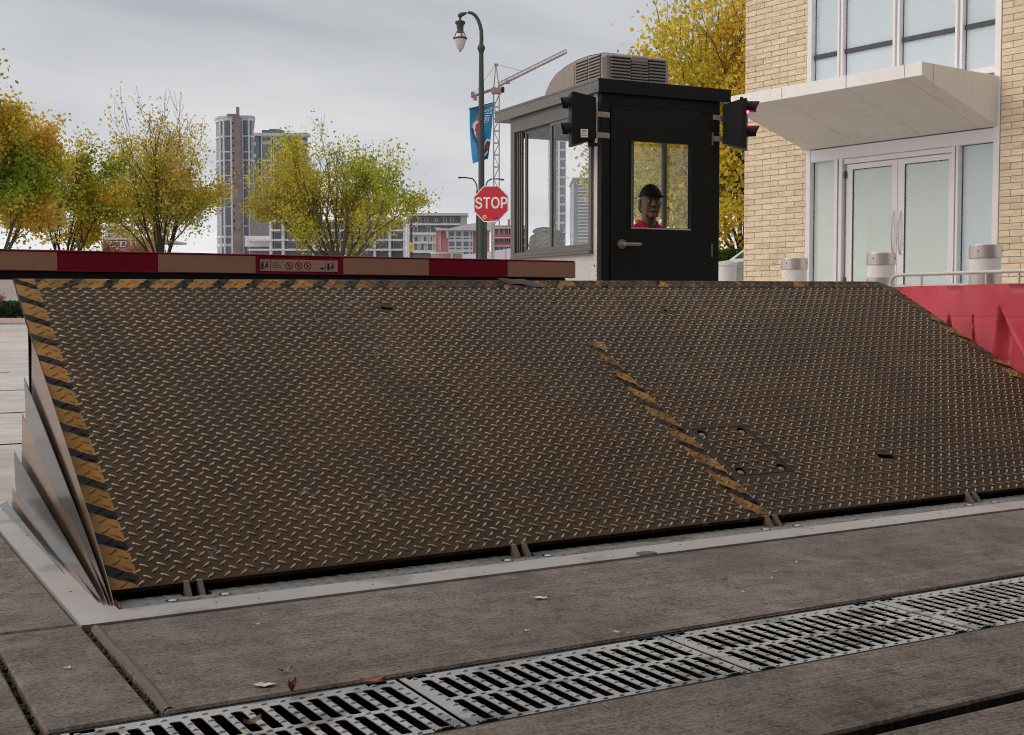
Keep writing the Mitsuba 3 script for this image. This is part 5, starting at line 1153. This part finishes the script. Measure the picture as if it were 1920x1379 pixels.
# red balcony block
b, M, X, z = far_building('red_balcony_block', 'low block with pinkish red balcony panels right of the STOP sign post', 925, 985, 425, 150, 10, 'm_grey_far')
part(b, 'roof', box(X(924), X(990), -1.0, 10, z(427.5), z(424)), 'm_tan_far', M)
for y0 in (443, 459): part(b, 'balcony', box(X(925), X(988), -1.2, -0.8, z(y0 + 3.5), z(y0 - 2.5)), 'm_red_far', M); 
for y0 in (428, 446.5, 461.5): part(b, 'slab', box(X(924), X(988), -1.3, -0.01, z(y0 + 1.6), z(y0)), 'm_white_far', M)
for xa in (928, 937, 946.5, 958, 970):
    for y0, y1 in ((430, 440), (449, 456), (464, 470)): pane(b, M, X(xa), X(xa + 6.5), z(y1), z(y0), fw=0.08)
part(b, 'chimney', box(X(952), X(956), 3, 4, z(424), z(408)), 'm_tan_far', M)
# grey tower seen through the booth glass
b, M, X, z = far_building('slab_tower', 'pale blue grey tower seen through the booth side window', 1075, 1126, 338, 260, 16, 'm_glass_grey')
part(b, 'cap', box(X(1073), X(1128), -0.5, 16, z(338), z(334)), 'm_grey_far', M); part(b, 'corner', box(X(1075), X(1082), -0.3, -0.02, -1, z(338)), 'm_teal_far', M)
for k, yy in enumerate(np.arange(346, 470, 6.2)):
    part(b, 'floor_band', box(X(1082), X(1126), -0.4, -0.01, z(yy + 2.2), z(yy)), 'm_light_far', M)
b, M, X, z = far_building('striped_tower', 'slim dark banded tower seen through the middle of the booth window', 1030, 1060, 240, 300, 14, 'm_glass_far')
for yy in np.arange(246, 470, 17): part(b, 'floor_band', box(X(1029), X(1061), -0.4, -0.01, z(yy + 4), z(yy)), 'm_light_far', M)
for px in (1041, 1047): part(b, 'pier', box(X(px) - 0.25, X(px) + 0.25, -0.7, -0.41, -1, z(238)), 'm_white_far', M)
b, M, X, z = far_building('brick_row', 'reddish brick row building low behind the left trees', 195, 300, 448, 120, 10, 'm_pink_brick')
part(b, 'roof', box(X(193), X(302), -0.4, 10, z(450), z(446)), 'm_light_far', M)
for xa in (212, 222, 232, 250, 262): pane(b, M, X(xa), X(xa + 7), z(462), z(454), fw=0.08)
b, M, X, z = far_building('white_block', 'small white and blue block seen between the left trees', 200, 248, 424, 150, 10, 'm_light_far')
for xa in (206, 219, 232):
    for y0 in (430, 442): pane(b, M, X(xa), X(xa + 9), z(y0 + 8), z(y0), fw=0.08)
# shelter, hoarding, far wall
D = 100.0; M = far_frame(838, D); sh = thing('bus_shelter', 'low brown rounded shelter with pale roof below the curved roof building', 'shelter')
r_ = 29 * D / FPX
part(sh, 'wall', lathe([(0, 0), (r_, 0), (r_, zat(477, D)), (0, zat(477, D))], sides=28), 'm_tan_far', M, smooth=40); part(sh, 'roof', lathe([(0, zat(477, D)), (r_ * 1.05, zat(477, D)), (r_ * 1.05, zat(474.5, D)), (0, zat(473.5, D))], sides=28), 'm_light_far', M, smooth=40)
part(sh, 'pier', box(0.30 * r_, 0.42 * r_, -r_ * 1.02, -r_ * 0.8, 0, zat(477, D)), 'm_light_far', M)
D = 92.0; ho = thing('site_hoarding', 'pale lilac construction hoarding rising to the right behind the post', 'hoarding'); M = far_frame(868, D)
for k in range(4):
    x0, x1 = k * 27 * D / FPX, (k + 1) * 27 * D / FPX - 0.04; za, zb = zat(479 - 4.0 * k, D), zat(475.5 - 4.0 * k, D)
    part(ho, 'panel', prism_y(Polygon([(x0, 0), (x1, 0), (x1, zb), (x0, za)]), 0, 0.08), 'm_hoarding', M)
    part(ho, 'post', box(x0 - 0.05, x0 + 0.03, 0.085, 0.2, 0, za), 'm_post_steel', M)
D = 92.0; fw_ = thing('garden_wall', 'long pale rendered wall behind the low hedge at far left', 'wall'); M = far_frame(-120, D)
def wall_col(p, n, uv): return mix((0.48, 0.42, 0.42), (0.62, 0.57, 0.56), fbm(p.x * 0.8, p.z * 1.5, 1.0, 3))
mat('m_cream_wall', mikit.proc(wall_col), 0.85)
for k in range(7):
    part(fw_, 'panel', box(k * 2.2, k * 2.2 + 2.17, 0, 0.25, 0, zat(524, D)), 'm_cream_wall', M)
part(fw_, 'coping', box(-0.1, 15.5, -0.06, 0.31, zat(524, D), zat(522.5, D)), 'm_light_far', M)

# ------------------------------------------------------------------ trees
def make_tree(name, label, px, D, ytop, R, seed, fork, n_leaf, size, pal, prim=7, bare=0.25, leafy0=0.16, bark='m_bark_grey', tr=0.11, spread=1.0, base=0.0, trunk_only=False):
    r = np.random.default_rng(seed); M = far_frame(px, D); H = zat(ytop, D) - base
    segs, tips = [], []
    def grow(p, d, L, rad, lev):
        pts, rs = [p], [rad]; n = 4
        for k in range(n):
            d = d + r.normal(0, 0.10, 3) + np.array([0, 0, 0.07]); d /= np.linalg.norm(d); p = p + d * L / n; pts.append(p); rs.append(rad * (1 - 0.42 * (k + 1) / n))
            if lev >= 2: tips.append((p, lev))
            if lev < 4 and k >= 1 and r.random() < (0.85 if lev < 3 else 0.6):
                a = r.normal(size=3); a -= a @ d * d; a /= np.linalg.norm(a); q = d * 0.75 + a * r.uniform(0.5, 0.8) * spread; q /= np.linalg.norm(q); grow(p, q, L * r.uniform(0.42, 0.62), rs[-1] * 0.55, lev + 1)
        segs.append((np.array(pts), np.array(rs), lev))
        if lev < 4:
            for _ in range(2):
                a = r.normal(size=3); a -= a @ d * d; a /= np.linalg.norm(a); q = d + a * r.uniform(0.25, 0.5) * spread; q /= np.linalg.norm(q); grow(p, q, L * r.uniform(0.55, 0.75), rs[-1] * 0.72, lev + 1)
    segs.append((np.array([[0, 0, -0.3], [0.02, 0, fork * 0.5], [0, 0.02, fork]]), np.array([tr * 1.25, tr, tr * 0.92]), 0))
    for k in range(prim):
        a = 2 * math.pi * (k + r.uniform(-0.3, 0.3)) / prim; inc = r.uniform(0.25, 1.0) * spread
        if k == 0: inc = 0.1
        grow(np.array([0, 0, fork - 0.10 * r.random()]), np.array([math.sin(inc) * math.cos(a), math.sin(inc) * math.sin(a), math.cos(inc)]), 0.40 * H * r.uniform(0.8, 1.1), tr * 0.55, 1)
    P = np.array([t[0] for t in tips]); rad = np.percentile(np.hypot(P[:, 0], P[:, 1]), 97); top = P[:, 2].max()
    sx, sz = R / rad, (H - fork) / (top - fork)
    def fix(q):
        q = np.array(q, float).copy(); z = q[..., 2]; k = np.clip((z - fork * 0.6) / (fork * 0.4 + 1e-6), 0, 1); q[..., 0] *= 1 + (sx - 1) * k; q[..., 1] *= 1 + (sx - 1) * k; q[..., 2] = np.where(z > fork, fork + (z - fork) * sz, z); q[..., 2] += base; return q
    M_ = M
    t = thing(name, label, 'tree')
    part(t, 'trunk', cat_([tube(fix(s[0]), np.maximum(s[1], 0.008), 8 if s[2] < 2 else 4, False) for s in segs if s[2] < 3]), bark, M_, smooth=40)
    tw = [tube(fix(s[0]), np.maximum(s[1], 0.007), 3, False) for s in segs if s[2] >= 3]
    part(t, 'twigs', cat_(tw), bark, M_)
    P = fix(P); wt = 0.12 + np.clip(np.hypot(P[:, 0], P[:, 1]) / R, 0, 1.2) ** 1.1 + 0.5 * np.clip(P[:, 2] / H - 0.5, 0, 1); k = r.choice(len(P), n_leaf * 2, p=wt / wt.sum()); L = P[k] + r.normal(0, 0.055 * R + 0.10, (n_leaf * 2, 3)) * [1, 1, 0.8]
    hz = (L[:, 2] - base) / H; clump = meshkit.fbm(L * (3.2 / R) + seed, 3, seed)
    keep = np.clip((1 - bare * np.clip((hz - 0.55) / 0.45, 0, 1) * 2.0), 0.05, 1) * np.clip((clump - 0.34) / 0.16, 0.05, 1) * (hz > leafy0)
    L = L[r.random(len(L)) < keep][:n_leaf]; hz = (L[:, 2] - base) / H
    pal = np.array(pal); c1 = meshkit.fbm(L * (1.6 / R) + 7 + seed, 3, seed + 5); c1 = np.clip((c1 - 0.32) / 0.36 + 0.25 * (hz - 0.5) + r.normal(0, 0.16, len(L)), 0, 0.999) * (len(pal) - 1)
    i = c1.astype(int); f = (c1 - i)[:, None]; col = pal[i] * (1 - f) + pal[i + 1] * f; col = col * r.uniform(0.65, 1.30, (len(L), 1))
    m, cc = leaves_mesh(L, size, col, r); m.apply_transform(M_)
    part(t, 'crown', m, 'm_leaf', color=cc)
GREEN, OLIVE, GOLD, RUST, LIME = (0.24, 0.33, 0.045), (0.55, 0.47, 0.075), (0.80, 0.56, 0.08), (0.55, 0.30, 0.09), (0.58, 0.58, 0.10)
make_tree('autumn_tree', 'dense green and gold tree cut by the left edge', -12, 42, 48, 2.75, 21, 1.7, 52000, 0.115, [(0.30, 0.40, 0.055), (0.46, 0.50, 0.07), (0.62, 0.55, 0.085), (0.82, 0.62, 0.10), (0.74, 0.50, 0.11)], 8, 0.0, 0.20, tr=0.13)
make_tree('autumn_tree', 'green tree with dark forked trunk second from left', 125, 52, 250, 2.1, 22, 2.2, 15000, 0.115, [GREEN, OLIVE, LIME, GOLD], 7, 0.25, 0.27, 'm_bark', 0.12)
make_tree('autumn_tree', 'thin topped golden tree left of the glass tower', 305, 55, 158, 3.5, 23, 2.3, 21000, 0.105, [(0.46, 0.48, 0.08), OLIVE, (0.66, 0.58, 0.11), (0.70, 0.56, 0.12), (0.60, 0.44, 0.13)], 9, 0.62, 0.24, 'm_bark', 0.13, 0.95)
make_tree('autumn_tree', 'wide vase shaped yellow green tree right of the glass tower', 634, 55, 205, 3.3, 24, 2.2, 22000, 0.105, [(0.38, 0.42, 0.055), LIME, OLIVE, (0.70, 0.62, 0.11)], 10, 0.38, 0.24, 'm_bark_grey', 0.16, 1.0)
make_tree('autumn_tree', 'bright yellow tree towering behind the booth and brick wall', 1392, 32, -90, 3.25, 25, zat(492, 32) - 0.6, 40000, 0.105, [(0.58, 0.54, 0.08), (0.74, 0.61, 0.09), (0.84, 0.64, 0.08), (0.72, 0.52, 0.10)], 12, 0.2, 0.13, 'm_bark', 0.085, 1.35, 0.6)
make_tree('autumn_tree', 'orange and green tree seen through the booth door window', 1222, 46, 182, 2.6, 26, 2.3, 6500, 0.12, [LIME, OLIVE, GOLD, (0.74, 0.45, 0.09)], 8, 0.2, 0.26, 'm_bark', 0.13, 1.0, 0.6)
make_tree('shrub', 'reddish brown shrub low behind the boom arm at left', 238, 70, 438, 1.8, 27, 1.2, 3000, 0.13, [(0.30, 0.12, 0.08), (0.40, 0.18, 0.11), (0.34, 0.22, 0.08)], 7, 0.0, 0.2, 'm_bark', 0.06)
make_tree('shrub', 'pink leaved shrub before the far pale wall', -8, 84, 545, 0.75, 28, 0.3, 900, 0.12, [(0.45, 0.14, 0.20), (0.5, 0.2, 0.25), (0.25, 0.16, 0.08)], 5, 0.0, 0.1, 'm_bark', 0.04)
